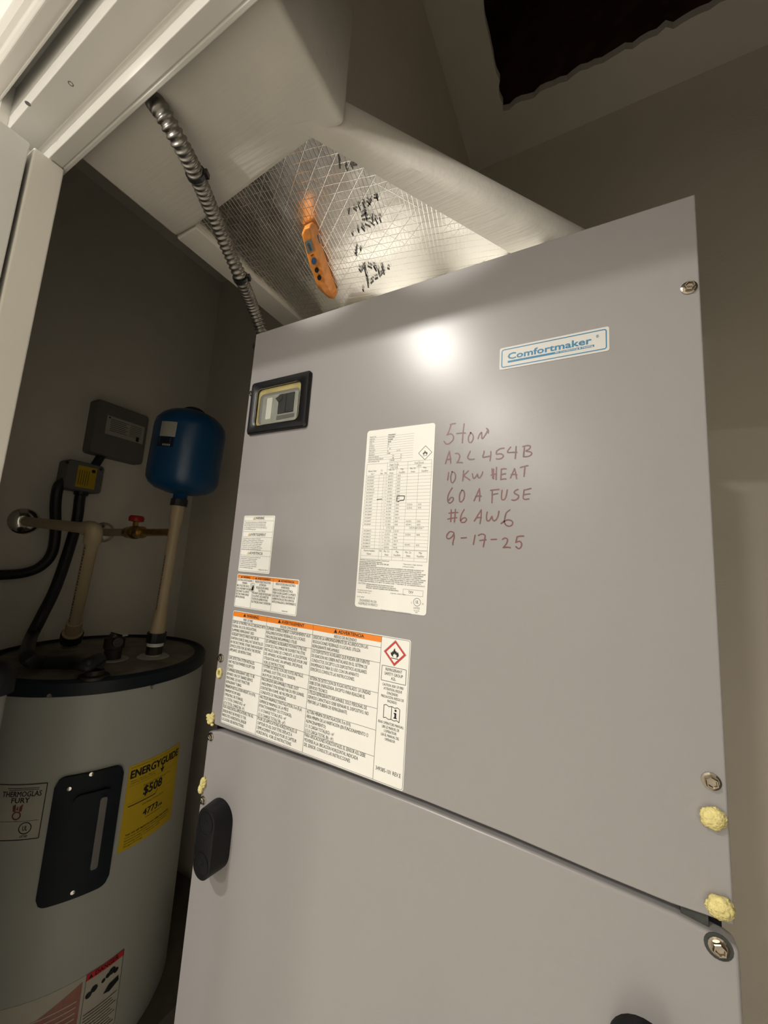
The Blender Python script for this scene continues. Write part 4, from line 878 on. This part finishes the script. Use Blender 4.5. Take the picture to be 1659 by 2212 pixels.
# access cover
C4 = (0, 1400, 2.725)
cs = [oncyl(crop(C4, q)) for q in ((335, 750), (725, 685), (630, 1400), (215, 1500))]
s0, s1 = (cs[0][0] + cs[3][0]) / 2, (cs[1][0] + cs[2][0]) / 2; z1, z0 = (cs[0][1] + cs[1][1]) / 2, (cs[2][1] + cs[3][1]) / 2
cv = cyl_patch('access_cover', s0, s1, z0, z1, HR - .001, HR + .007, 'heater_cover', wh, .018, 24)
w_, h_ = s1 - s0, z1 - z0
cyl_patch('cover_bulge', s0 + w_ * .30, s1 - w_ * .16, z0 + h_ * .12, z1 - h_ * .16, HR + .006, HR + .013, 'heater_cover', cv, .012, 18)
cyl_patch('cover_rib', s0 + w_ * .68, s1 - w_ * .22, z0 + h_ * .20, z1 - h_ * .22, HR + .012, HR + .0165, 'box_grey', cv, .004, 8)
for q in ((538, 742), (408, 828), (428, 1438)):
    s, z = oncyl(crop(C4, q), HR + .007); s /= (HR + .007); bm = new_bm(); lathe(bm, (HC.x + (HR + .0065) * math.cos(s), HC.y + (HR + .0065) * math.sin(s), z), (math.cos(s), math.sin(s), 0), [(0, .0045), (.0016, .004), (.002, .001)], 12); obj('cover_screw', bm, 'chrome', cv)
# energy label
C5 = (60, 1580, 4.608)
cs = [oncyl(crop(C5, q)) for q in ((1005, 325), (1500, 140), (1425, 880), (905, 1180))]
s0, s1 = (cs[0][0] + cs[3][0]) / 2, (cs[1][0] + cs[2][0]) / 2; z1, z0 = (cs[0][1] + cs[1][1]) / 2, (cs[2][1] + cs[3][1]) / 2
en = cyl_patch('energy_label', s0, s1, z0, z1, HR - .0005, HR + .0008, 'energy_yellow', wh, 0, 16, 'yellow energy-use label')
w_, h_ = s1 - s0, z1 - z0; P = Print(hsurf(HR + .0012), .012); LT = lambda u, v: (s0 + w_ * u, z1 - h_ * v)
def ht(t, u, v, cap, wid, bold=.3, al='l'): x, z = LT(u, v); P.text(t, x, z, cap, width=wid * w_, bold=bold, align=al)
ht('U.S. Government   Federal law prohibits removal', .04, .035, .0022, .86, .1)
ht('ENERGYGUIDE', .04, .155, .0165, .92, 1.8)
x, z = LT(.605, .20); P.poly([(x - .006, z + .001), (x + .006, z + .001), (x, z - .010)]); P.rect(x - .0015, x + .0015, z, z + .012)
for i, v in enumerate((.20, .225)): ht(('Water Heater - Electric', 'Capacity: first hour rating')[i], .05, v, .0028, .42, .1)
P.line(LT(.04, .25), LT(.96, .25), .0004)
ht('Estimated Yearly Energy Cost', .28, .315, .0040, .52, .2); ht('$508', .29, .425, .0190, .34, 1.5)
P.line(LT(.06, .49), LT(.52, .49), .0020); P.line(LT(.52, .49), LT(.56, .435), .0015); P.line(LT(.04, .46), LT(.96, .455), .0003)
ht('Cost Range of Similar Models', .30, .545, .0032, .40, .1); ht('4773', .33, .690, .0140, .27, 1.0); ht('kWh', .62, .690, .006, .08, .4); ht('Estimated Yearly Electricity Use', .38, .73, .0030, .32, .1)
for i, t in enumerate(('Your cost will depend on your utility rates and use', 'Cost range based only on models of similar capacity', 'Estimated energy cost based on a national average', 'electricity cost of 12 cents per kWh', 'ftc.gov/energy')): ht(t, .08, .835 + .032 * i, .0042 if i == 0 else .0030, (.80, .84, .78, .62, .30)[i], .5 if i == 0 else .1)
P.build('printed_text', 'ink_black', en)
# cream label with border left of the cover
C6 = (0, 1650, 11.06)
cs = [oncyl(crop(C6, q)) for q in ((1165, 435), (930, 1770))]
s1 = cs[0][0] * .5 + cs[1][0] * .5; z1, z0 = cs[0][1], cs[1][1]; s0 = s1 - .135
cl = cyl_patch('maker_label', s0, s1, z0, z1, HR - .0005, HR + .0008, 'label_cream', wh, .001, 14, 'cream label with black border and red flame emblem')
w_, h_ = s1 - s0, z1 - z0; P = Print(hsurf(HR + .0012), .012); P.frame(s0 + .001, s1 - .001, z0 + .001, z1 - .001, .0016)
LT = lambda u, v: (s0 + w_ * u, z1 - h_ * v)
P.line(LT(.48, .075), LT(.90, .075), .0011); P.line(LT(.50, .105), LT(.90, .105), .0011)
ht('THERMOGLAS', .42, .225, .0100, .52, .8); ht('FURY', .56, .335, .0095, .24, .9)
P.line(LT(.05, .665), LT(.96, .665), .0006)
for i in range(5): P.line(LT(.10, .72 + .05 * i), LT(.40 - .04 * (i % 2), .72 + .05 * i), .0014)
x, z = LT(.80, .79); P.ring(x, z, .0105, .0016); P.text('UL', x, z - .0042, .0085, align='c', aspect=.6, bold=.6)
P.text('LISTED', x, z - .0170, .0038, align='c', aspect=.8, bold=.4)
P.build('printed_text', 'ink_black', cl)
P = Print(hsurf(HR + .0012), .012); x, z = LT(.66, .58)
P.ring(x, z + .002, .0070, .0026, 18); P.poly([(x - .008, z + .010), (x - .003, z + .009), (x - .004, z + .024), (x - .009, z + .020)]); P.poly([(x + .003, z + .009), (x + .008, z + .010), (x + .009, z + .024), (x + .003, z + .019)]); P.poly([(x - .003, z + .013), (x + .002, z + .012), (x, z + .021)])
P.build('flame_emblem', 'ink_brown', cl)
# danger label low on the tank
C7 = (0, 1960, 4.1475)
a, b = oncyl(crop(C7, (780, 585))), oncyl(crop(C7, (1108, 385))); zt = (a[1] + b[1]) / 2; s0, s1 = a[0], b[0]
zq = oncyl(crop(C7, (700, 1040)))[1] - .06
dl = cyl_patch('danger_label', s0 - .165, s1, zq, zt, HR - .0005, HR + .0008, 'label_cream', wh, 0, 16, 'cream danger label with red bar and red text block')
P = Print(hsurf(HR + .0012), .012); P.rect(s0, s1, zt - .013, zt)
P.build('red_bar', 'ink_red', dl)
P = Print(hsurf(HR + .0016), .012); P.text('DANGER', s0 + .016, zt - .0105, .0080, width=(s1 - s0) * .62, bold=.8); P.tri(s0 + .008, zt - .0105, .0075)
P.frame(s0, s1, zq + .003, zt, .0008)
w_ = s1 - s0
for dx, dzz, r in ((.12, .043, .006), (.25, .037, .0065), (.48, .034, .004), (.60, .030, .005), (.70, .027, .007), (.82, .032, .005)): P.disc(s0 + w_ * dx, zt - dzz, r, 9)
P.poly([(s0 + w_ * .52, zt - .062), (s0 + w_ * .66, zt - .050), (s0 + w_ * .92, zt - .047), (s0 + w_ * .95, zt - .058), (s0 + w_ * .70, zt - .066)])
for i in range(12): P.line((s0 + .004, zt - .078 - i * .0062), (s0 + .004 + w_ * (.88, .74, .80)[i % 3], zt - .078 - i * .0062), .0012)
P.build('printed_text', 'ink_black', dl)
P = Print(hsurf(HR + .0012), .012); P.rect(s0 - .160, s0 - .006, zq + .004, zt - .075)
for i in range(16):
    u = (i + .5) / 16 * 2 - 1; hh = .033 * math.sqrt(1 - u * u); P.rect(s0 - .120 + .033 * (u - 1 / 16), s0 - .120 + .033 * (u + 1 / 16), zt - .0755, zt - .068 + hh)
for i in range(9): P.poly([(s0 - .092 + .0096 * i, zt - .0755), (s0 - .092 + .0096 * (i + 1), zt - .0755), (s0 - .092 + .0096 * (i + 1), zt - .046 + .0042 * (i + 1)), (s0 - .092 + .0096 * i, zt - .046 + .0042 * i)])
P.build('warning_block', 'ink_pink', dl)
P = Print(hsurf(HR + .0016), .012)
for i in range(11): P.line((s0 - .145 + (.03 if i < 5 else 0), zt - .040 - i * .0105), (s0 - .012, zt - .040 - i * .0105 + .0), .0022)
P.build('warning_lines', 'label_cream', dl)
# power inlet plate, relief valve and nipples on the lid
ztop = ZHB + .0315
def lid(px, z=ztop): return onz(px, z)
p = lid((203, 1462), ztop); bm = new_bm(); lathe(bm, (p.x, p.y, ztop - .002), (0, 0, 1), [(0, .030), (.006, .030), (.008, .026), (.008, .019), (.018, .018), (.018, .001)], 24); obj('power_inlet', bm, 'dark_fitting', wh, smooth='auto')
pv = lid((242, 1424)); bm = new_bm(); lathe(bm, (pv.x, pv.y, ztop - .002), (0, 0, 1), [(0, .040), (.004, .036), (.004, .018)], 28); rv = obj('relief_valve', bm, 'label_cream', wh, smooth='auto')
bm = new_bm(); lathe(bm, (pv.x, pv.y, ztop), (0, 0, 1), [(0, .020), (.028, .020), (.030, .024), (.055, .024), (.058, .016), (.066, .014), (.066, .001)], 16); obj('valve_body', bm, 'dark_fitting', rv, smooth='auto')
bm = new_bm(); tube(bm, [pv + Vector((0, 0, .045)), pv + Vector((.035, -.01, .050))], .012, 12); obj('valve_outlet', bm, 'dark_fitting', rv)
bm = new_bm(); box(bm, pv.x - .012, pv.x + .045, pv.y - .007, pv.y + .007, ztop + .066, ztop + .070); obj('test_lever', bm, 'chrome', rv)
# platform under the heater
bm = new_bm(); box(bm, -.998, -.395, -.085, .58, ZF, ZPL); obj('heater_platform', bm, 'platform_wood', label='dark wooden platform under the water heater', cat='platform')

# ================================================================== PIPES, EXPANSION TANK, BOXES
WX = -1.0
# supply pipe: wall escutcheon, horizontal run, elbow, drop to the heater
e0 = onx((52, 1126), WX); el_ = ony((205, 1142), e0.y); bt = lid((150, 1398), ztop)
wp = thing('supply_pipe', 'cream plastic water pipe with an elbow running from the wall to the heater', 'pipe', bt)
bm = new_bm(); lathe(bm, e0 + Vector((.0005, 0, 0)), (1, 0, 0), [(0, .040), (.003, .040), (.010, .034), (.016, .022), (.018, .0155), (.018, .012)], 32); obj('escutcheon', bm, 'chrome', wp, smooth='auto')
dn = (bt - el_); dl_ = dn.normalized()
bm = new_bm(); tube(bm, [e0 + Vector((.0, 0, 0)), el_ + Vector((-.03, 0, 0))], .0145, 18); obj('pipe_run', bm, 'cpvc', wp, smooth='auto')
bm = new_bm(); tube(bm, smooth_path([el_ + Vector((-.042, 0, 0)), el_ + Vector((-.020, 0, 0)), el_ + Vector((-.005, 0, 0)) + dl_ * .005, el_ + dl_ * .020, el_ + dl_ * .042], 6), .0195, 18); obj('elbow', bm, 'cpvc', wp, smooth='auto')
bm = new_bm(); tube(bm, [el_ + dl_ * .02, bt - dl_ * .085], .0150, 18); obj('pipe_drop', bm, 'cpvc', wp, smooth='auto')
bm = new_bm(); lathe(bm, bt, -dl_, [(0, .018), (.030, .018), (.030, .024), (.060, .024), (.060, .019), (.10, .019), (.10, .014)], 20); obj('union', bm, 'cpvc', wp, smooth='auto')
bm = new_bm(); lathe(bm, bt, -dl_, [(.030, .0252), (.030, .0265), (.056, .0265), (.056, .0252)], 12); obj('union_nut', bm, 'hose_black', wp)
bm = new_bm(); lathe(bm, bt, -dl_, [(.0, .0200), (.028, .0200), (.028, .017)], 12); obj('nipple', bm, 'chrome', wp)
def pipe_print(root, a, b, r, n):
    ax = (b - a).normalized(); tocam = (CAM - a); tocam -= ax * tocam.dot(ax); tocam.normalize(); sd = ax.cross(tocam).normalized()
    if sd.dot(RW[0]) > 0: sd = -sd
    nr = (sd * .78 + tocam * .62).normalized(); tg = ax.cross(nr).normalized(); P = Print(lambda s, t: tuple(a + ax * s + nr * (r + .0004) + tg * t)); Lp = (b - a).length
    for i in range(n):
        s = Lp * (i + .2 * random.random()) / n; P.rect(s, s + Lp / n * (.35 + .4 * random.random()), -.0016, .0016)
    P.build('printed_marks', 'ink_black', root)
pipe_print(wp, bt - dl_ * .11, el_ + dl_ * .05, .0150, 26)

# outlet pipe with expansion tank above and a ball valve branch from the wall
b2 = lid((331, 1418), ztop); tp = ony((388, 1080), b2.y)
op = thing('outlet_pipe', 'straight cream plastic pipe rising from the heater to the blue tank', 'pipe', b2)
ax = (tp - b2).normalized()
bm = new_bm(); tube(bm, [b2 + ax * .10, tp - ax * .055], .0150, 18); obj('pipe_riser', bm, 'cpvc', op, smooth='auto')
bm = new_bm(); lathe(bm, b2, ax, [(0, .040), (.003, .036), (.003, .019), (.03, .019)], 24); obj('nipple', bm, 'label_cream', op, smooth='auto')
bm = new_bm(); lathe(bm, b2, ax, [(.008, .0206), (.032, .0206), (.032, .017)], 14); obj('nipple_band', bm, 'dark_fitting', op)
bm = new_bm(); lathe(bm, b2, ax, [(.040, .020), (.040, .0245), (.066, .0245), (.066, .02)], 12); obj('union_nut', bm, 'hose_black', op)
bm = new_bm(); lathe(bm, b2, ax, [(.030, .021), (.042, .021), (.042, .018)], 16); obj('union_ring', bm, 'sticker_white', op)
bm = new_bm(); lathe(bm, b2, ax, [(.064, .0195), (.105, .0185), (.13, .0155)], 18); obj('reducer', bm, 'cpvc', op, smooth='auto')
bm = new_bm(); lathe(bm, tp, -ax, [(.018, .0185), (.060, .0185), (.075, .0155)], 18); obj('top_adapter', bm, 'cpvc', op, smooth='auto')
bm = new_bm(); lathe(bm, tp, -ax, [(-.002, .018), (-.002, .0225), (.018, .0225), (.018, .018)], 12); obj('top_nut', bm, 'hose_black', op)
pipe_print(op, b2 + ax * .13, tp - ax * .16, .0150, 28)
# branch with ball valve
e2 = onx((224, 1150), WX); jn = ony((372, 1150), b2.y)
bv = thing('ball_valve', 'brass ball valve with a red handle between the wall and the outlet pipe', 'valve', e2)
bd_ = (jn - e2).normalized(); Lb = (jn - e2).length
bm = new_bm(); lathe(bm, e2 + Vector((.0005, 0, 0)), (1, 0, 0), [(0, .036), (.003, .036), (.010, .030), (.014, .016), (.014, .012)], 28); obj('escutcheon', bm, 'chrome', bv, smooth='auto')
bm = new_bm(); tube(bm, [e2, e2 + bd_ * (Lb * .42)], .013, 16); obj('stub_pipe', bm, 'cpvc', bv, smooth='auto')
bm = new_bm(); lathe(bm, e2 + bd_ * (Lb * .40), bd_, [(0, .013), (0, .019), (.022, .019), (.026, .0155), (.034, .022), (.056, .022), (.064, .0155), (.068, .019), (.095, .019), (.095, .012), (Lb * .55, .011)], 16); vb = obj('valve_body', bm, 'brass', bv, smooth='auto')
vc = e2 + bd_ * (Lb * .40 + .045)
bm = new_bm(); lathe(bm, vc + Vector((0, 0, .018)), (0, 0, 1), [(0, .008), (.016, .008), (.016, .001)], 12); obj('stem', bm, 'brass', vb)
bm = new_bm(); lathe(bm, vc + Vector((0, 0, .034)), (0, 0, 1), [(0, .010), (.002, .021), (.014, .022), (.020, .018), (.021, .001)], 16); obj('handle', bm, 'valve_red', vb, smooth='auto')

# expansion tank
tk = thing('expansion_tank', 'blue steel expansion tank with a white and navy label on top of the pipe', 'tank', tp)
tt_ = ony((427, 888), b2.y); TL_ = (tt_ - tp).length; dpt = (tp - CAM).dot(RW[2]); TR = 70 / FPX * ((tp + tt_) / 2 - CAM).dot(RW[2])
tprof = [(.000, .019), (.016, .019), (.018, TR * .40), (TL_ * .10, TR * .72), (TL_ * .145, TR * .90), (TL_ * .20, TR * .985), (TL_ * .26, TR), (TL_ * .76, TR), (TL_ * .83, TR * .97), (TL_ * .89, TR * .86), (TL_ * .94, TR * .68), (TL_ * .975, TR * .45), (TL_ * .99, TR * .2), (TL_ * .992, .001)]
bm = new_bm(); lathe(bm, tp, ax, tprof, 64); obj('tank_shell', bm, 'tank_blue', tk, smooth=True)
bm = new_bm(); tcap = tp + ax * (TL_ * .985); lathe(bm, tcap, ax, [(-.004, .030), (.006, .028), (.012, .018), (.012, .001)], 20); obj('air_cap', bm, 'hose_black', tk, smooth='auto')
tu, tw = basis(ax)
def tang(px):   # angle on the tank of a pixel
    d = ray(px); o = CAM - tp; ox, oy, dx, dy = o.dot(tu), o.dot(tw), d.dot(tu), d.dot(tw); a = dx * dx + dy * dy; b = 2 * (ox * dx + oy * dy); c = ox * ox + oy * oy - TR * TR
    t = (-b - math.sqrt(max(b * b - 4 * a * c, 0))) / (2 * a); p = CAM + d * t; q = p - tp; return math.atan2(q.dot(tw), q.dot(tu)), q.dot(ax)
tsurf = lambda r: (lambda s, h: tuple(tp + tu * (r * math.cos(s / TR)) + tw * (r * math.sin(s / TR)) + ax * h))
CTK = (160, 840, 4.608)
def tpatch(name, qs, m):
    an = [tang(crop(CTK, q)) for q in qs]; a0 = (an[0][0] + an[3][0]) / 2; a1 = (an[1][0] + an[2][0]) / 2; h1 = (an[0][1] + an[1][1]) / 2; h0 = (an[2][1] + an[3][1]) / 2
    bm = new_bm(); f = tsurf(TR + .0008); g_ = tsurf(TR - .0004); n = 10
    loft(bm, [[g_(TR * (a0 + (a1 - a0) * i / n), h0), f(TR * (a0 + (a1 - a0) * i / n), h0), f(TR * (a0 + (a1 - a0) * i / n), h1), g_(TR * (a0 + (a1 - a0) * i / n), h1)] for i in range(n + 1)])
    return obj(name, bm, m, tk), a0 * TR, a1 * TR, h0, h1
lb, s0, s1, h0, h1 = tpatch('tank_label', [(880, 330), (1035, 325), (1005, 470), (850, 478)], 'label_cream')
P = Print(tsurf(TR + .0012)); sg = 1 if s1 > s0 else -1
for i in range(7): P.line((s0 + (s1 - s0) * .12, h1 - (h1 - h0) * (.12 + .12 * i)), (s0 + (s1 - s0) * (.88 - .1 * (i % 2)), h1 - (h1 - h0) * (.12 + .12 * i)), .0012)
P.build('printed_lines', 'ink_faint', lb)
lb, s0, s1, h0, h1 = tpatch('tank_label_band', [(842, 482), (1000, 478), (978, 570), (825, 578)], 'tank_label_navy')
P = Print(tsurf(TR + .0012))
for i in range(3): P.line((s0 + (s1 - s0) * .10, h1 - (h1 - h0) * (.18 + .18 * i)), (s0 + (s1 - s0) * .85, h1 - (h1 - h0) * (.18 + .18 * i)), .0012)
for i in range(5): P.rect(min(s0 + (s1 - s0) * (.38 + .10 * i), s0 + (s1 - s0) * (.45 + .10 * i)), max(s0 + (s1 - s0) * (.38 + .10 * i), s0 + (s1 - s0) * (.45 + .10 * i)), h1 - (h1 - h0) * .92, h1 - (h1 - h0) * .72)
P.build('printed_lines', 'label_cream', lb)

# wall boxes (on the left wall, faces towards +X)
def wall_box(name, label, cat, qs, c, depth, m):
    ps = [onx(crop(c, q), WX + depth) for q in qs]; y0 = (ps[0].y + ps[3].y) / 2; y1 = (ps[1].y + ps[2].y) / 2; z1 = (ps[0].z + ps[1].z) / 2; z0 = (ps[2].z + ps[3].z) / 2
    t = thing(name, label, cat, (WX, (y0 + y1) / 2, z0)); a = rrect(y0, y1, z0, z1, .012, 4); b = rrect(y0 + .003, y1 - .003, z0 + .003, z1 - .003, .010, 4)
    bm = new_bm(); loft(bm, [[(WX + .0005, y, z) for y, z in a], [(WX + depth - .004, y, z) for y, z in a], [(WX + depth, y, z) for y, z in b]]); obj('enclosure', bm, m, t, smooth='auto')
    return t, y0, y1, z0, z1
CB1 = (160, 840, 4.608); D1 = .045
t1, y0, y1, z0, z1 = wall_box('electrical_enclosure', 'square grey plastic electrical enclosure with a paper label on the wall', 'electrical box', [(232, 100), (752, 268), (685, 745), (140, 640)], CB1, D1, 'box_grey')
xs = WX + D1
bm = new_bm(); a = [onx(crop(CB1, q), xs).yz for q in ((335, 270), (700, 372), (685, 555), (300, 440))]; ya, yb = (a[0][0] + a[3][0]) / 2, (a[1][0] + a[2][0]) / 2; za, zb_ = (a[2][1] + a[3][1]) / 2, (a[0][1] + a[1][1]) / 2
box(bm, xs, xs + .001, ya, yb, za, zb_); lab = obj('paper_label', bm, 'label_cream', t1)
P = Print(lambda y, z: (xs + .0014, y, z)); w_, h_ = yb - ya, zb_ - za
for i in range(7): P.line((ya + w_ * .10, zb_ - h_ * (.16 + .1 * i)), (ya + w_ * (.50 if i % 2 else .55), zb_ - h_ * (.16 + .1 * i)), .0018); P.line((ya + w_ * .60, zb_ - h_ * (.16 + .1 * i)), (ya + w_ * .92, zb_ - h_ * (.16 + .1 * i)), .0014)
P.rect(ya + w_ * .80, ya + w_ * .88, za + h_ * .05, za + h_ * .30); P.disc(ya + w_ * .06, zb_ - h_ * .10, .003)
P.build('printed_lines', 'ink_black', lab)
CB2 = (0, 830, 2.9625); D2 = .055
t2, y0, y1, z0, z1 = wall_box('junction_box', 'small grey junction box with a yellow warning sticker below the enclosure', 'junction box', [(428, 482), (672, 520), (650, 705), (405, 665)], CB2, D2, 'box_grey')
xs2 = WX + D2
a = [onx(crop(CB2, q), xs2).yz for q in ((500, 512), (618, 545), (605, 680), (482, 650))]; ya, yb = (a[0][0] + a[3][0]) / 2, (a[1][0] + a[2][0]) / 2; za, zb_ = (a[2][1] + a[3][1]) / 2, (a[0][1] + a[1][1]) / 2
bm = new_bm(); box(bm, xs2, xs2 + .001, ya, yb, za, zb_); lab = obj('yellow_sticker', bm, 'energy_yellow', t2)
P = Print(lambda y, z: (xs2 + .0014, y, z)); w_, h_ = yb - ya, zb_ - za
for i in range(5): P.line((ya + w_ * (.12 + .12 * i), za + h_ * .12), (ya + w_ * (.12 + .12 * i), za + h_ * .80), .0014)
P.disc(ya + w_ * .82, zb_ - h_ * .16, .006); P.build('printed_lines', 'ink_black', lab)
for q in ((645, 545), (430, 500)):
    p = onx(crop(CB2, q), xs2); bm = new_bm(); lathe(bm, p, (1, 0, 0), [(0, .005), (.002, .005), (.003, .003)], 10); obj('cover_screw', bm, 'dark_fitting', t2)
# nipple between the two boxes
pa, pb = onx(crop(CB2, (640, 470)), WX + .025), onx(crop(CB2, (618, 505)), WX + .025)
bm = new_bm(); tube(bm, [pa + (pa - pb) * .5, pb + (pb - pa) * .6], .013, 14); obj('connector_nipple', bm, 'hose_black', t2)
# black liquid-tight conduits
def hose(name, label, pts, r):
    t = thing(name, label, 'conduit', pts[-1]); bm = new_bm(); tube(bm, smooth_path(pts, 10), r, 14); obj('sleeve', bm, 'hose_black', t, smooth='auto'); return t
h1_ = [onx((158, 1043), WX + .03), onx((140, 1040), WX + .035), onx((126, 1052), WX + .04), onx((120, 1090), WX + .035), onx((120, 1150), WX + .022), onx((112, 1195), WX + .022), onx((90, 1222), WX + .022), onx((55, 1237), WX + .022), onx((0, 1242), WX + .022), onx((-60, 1240), WX + .022)]
t = hose('power_conduit', 'black flexible conduit looping from the junction box side along the wall', h1_, .0145)
bm = new_bm(); lathe(bm, h1_[0], h1_[1] - h1_[0], [(0, .019), (.018, .019), (.022, .0155)], 14); obj('connector', bm, 'hose_black', t)
pin = lid((203, 1462), ztop) + Vector((0, 0, .030))
h2_ = [onx((176, 1062), WX + .03), onx((172, 1080), WX + .03), onx((166, 1125), WX + .03), onx((148, 1190), WX + .045), onx((120, 1270), WX + .07), onx((88, 1335), WX + .10), onx((66, 1380), WX + .13), lid((60, 1418), ztop + .045), lid((85, 1430), ztop + .020), lid((130, 1431), ztop + .018), lid((170, 1432), ztop + .022), lid((188, 1436), ztop + .034), pin + Vector((-.004, .006, .006)), pin + Vector((0, 0, -.012))]
t = hose('heater_whip', 'black flexible conduit dropping from the junction box to the heater lid', h2_, .0150)
bm = new_bm(); lathe(bm, h2_[0] + Vector((0, 0, .002)), (0, 0, -1), [(0, .020), (.012, .020), (.016, .0165)], 14); obj('connector', bm, 'hose_black', t)

# white standpipe with a black cap at the left of the heater
sy = -.150
pc_ = ony((-47, 1600), sy); rr_ = 32 / FPX * (pc_ - CAM).dot(RW[2])
cz = ony((0, 1508), sy).z; ct = ony((0, 1424), sy).z
sp = thing('standpipe', 'white standpipe with a rounded black cap and dark valve beside the heater', 'pipe', (pc_.x, pc_.y, ZF))
bm = new_bm(); lathe(bm, (pc_.x, pc_.y, ZF), (0, 0, 1), [(0, rr_), (cz - ZF, rr_)], 28); obj('pipe', bm, 'pvc_white', sp, smooth='auto')
bm = new_bm(); hcap = ct - cz; lathe(bm, (pc_.x, pc_.y, cz - .004), (0, 0, 1), [(0, rr_), (0, rr_ + .008), (hcap * .55, rr_ + .009), (hcap * .8, rr_ * .95), (hcap * .95, rr_ * .6), (hcap, .001)], 28); obj('cap', bm, 'hose_black', sp, smooth='auto')
kz = ony((8, 1708), sy).z; kc = Vector((pc_.x, pc_.y, kz)); kd = Vector((CAM.x - kc.x, CAM.y - kc.y, 0)).normalized(); kd = (kd + Vector((.35, 0, 0))).normalized()
bm = new_bm(); lathe(bm, kc + kd * (rr_ - .004), kd, [(0, .020), (.012, .022), (.020, .018), (.024, .010), (.024, .001)], 22); vk = obj('valve_knob', bm, 'hose_black', sp, smooth='auto')
bm = new_bm(); lathe(bm, kc + kd * (rr_ - .003) + Vector((0, 0, -.012)), kd, [(0, .022), (.006, .022), (.006, .015)], 22); obj('red_collar', bm, 'valve_red', vk, smooth='auto')
bm = new_bm(); lathe(bm, kc + kd * (rr_ + .019), kd, [(0, .008), (.004, .007), (.005, .001)], 12); obj('stem_nut', bm, 'chrome', vk)

# ================================================================== HALL CEILING LIGHTS
for k, lab in enumerate(('round flush ceiling light in the hall close to the closet door', 'round flush ceiling light in the middle of the hall', 'round flush ceiling light at the far end of the hall')):
    xy = LAMPS[k][:2]; m = 'lamp_glow_%d' % k
    t = thing('ceiling_light', lab, 'ceiling light', (xy[0], xy[1], ZC), 'hall ceiling lights')
    bm = new_bm(); lathe(bm, (xy[0], xy[1], ZC - .0005), (0, 0, -1), [(0, .11), (.012, .105), (.016, LAMP_R + .006), (.012, LAMP_R + .001)], 40); obj('trim_ring', bm, 'trim_white', t, smooth='auto')
    bm = new_bm(); bmesh.ops.create_circle(bm, cap_ends=True, segments=40, radius=LAMP_R)
    for v in bm.verts: v.co = Vector((xy[0] + v.co.x, xy[1] - v.co.y, ZC - .013))
    bmesh.ops.reverse_faces(bm, faces=[f for f in bm.faces if f.normal.z > 0])
    obj('diffuser', bm, m, t)
# ================================================================== FILL LIGHT added out of view to brighten the foil and beam
wl_p = Vector(FILL_POS)
wk = thing('fill_light', 'added black twin-head fill light on a thin stand, unseen in the hall', 'fill light', (wl_p.x, wl_p.y, ZF))
bm = new_bm(); lathe(bm, (wl_p.x, wl_p.y - .06, ZF), (0, 0, 1), [(0, .12), (.012, .115), (.018, .03), (.018, .011), (wl_p.z - ZF - .03, .011)], 24); obj('stand', bm, 'black_plastic', wk, smooth='auto')
bm = new_bm(); box(bm, wl_p.x - .06, wl_p.x + .06, wl_p.y - .07, wl_p.y - .05, wl_p.z - .045, wl_p.z - .03); obj('crossbar', bm, 'black_plastic', wk, bevel=.003)
for k, aim in enumerate(FILL_AIMS):
    hp = wl_p + Vector((-.045 + .09 * k, 0, 0)); wdir = (Vector(aim) - hp).normalized()
    bm = new_bm(); lathe(bm, hp - wdir * .075, wdir, [(0, .016), (.012, .020), (.045, .022), (.060, .031), (.072, .031), (.072, .027), (.066, .026)], 24); hd = obj('lamp_head', bm, 'black_plastic', wk, smooth='auto')
    bm = new_bm(); lathe(bm, hp - wdir * .008, wdir, [(0, .0255), (.001, .0255)], 24); obj('lens', bm, 'clear_window', hd)
    sd_ = bpy.data.lights.new('fill_beam', 'SPOT'); sd_.energy = FILL_W; sd_.spot_size = math.radians(15.5); sd_.spot_blend = 1.0; sd_.shadow_soft_size = .014; sd_.color = (1, .95, .88)
    so_ = bpy.data.objects.new('fill_beam', sd_); COL.objects.link(so_); so_.location = hp + wdir * .004; so_.rotation_euler = wdir.to_track_quat('-Z', 'Y').to_euler()
print('tris', sum(len(o.data.polygons) for o in bpy.data.objects if o.type == 'MESH'))
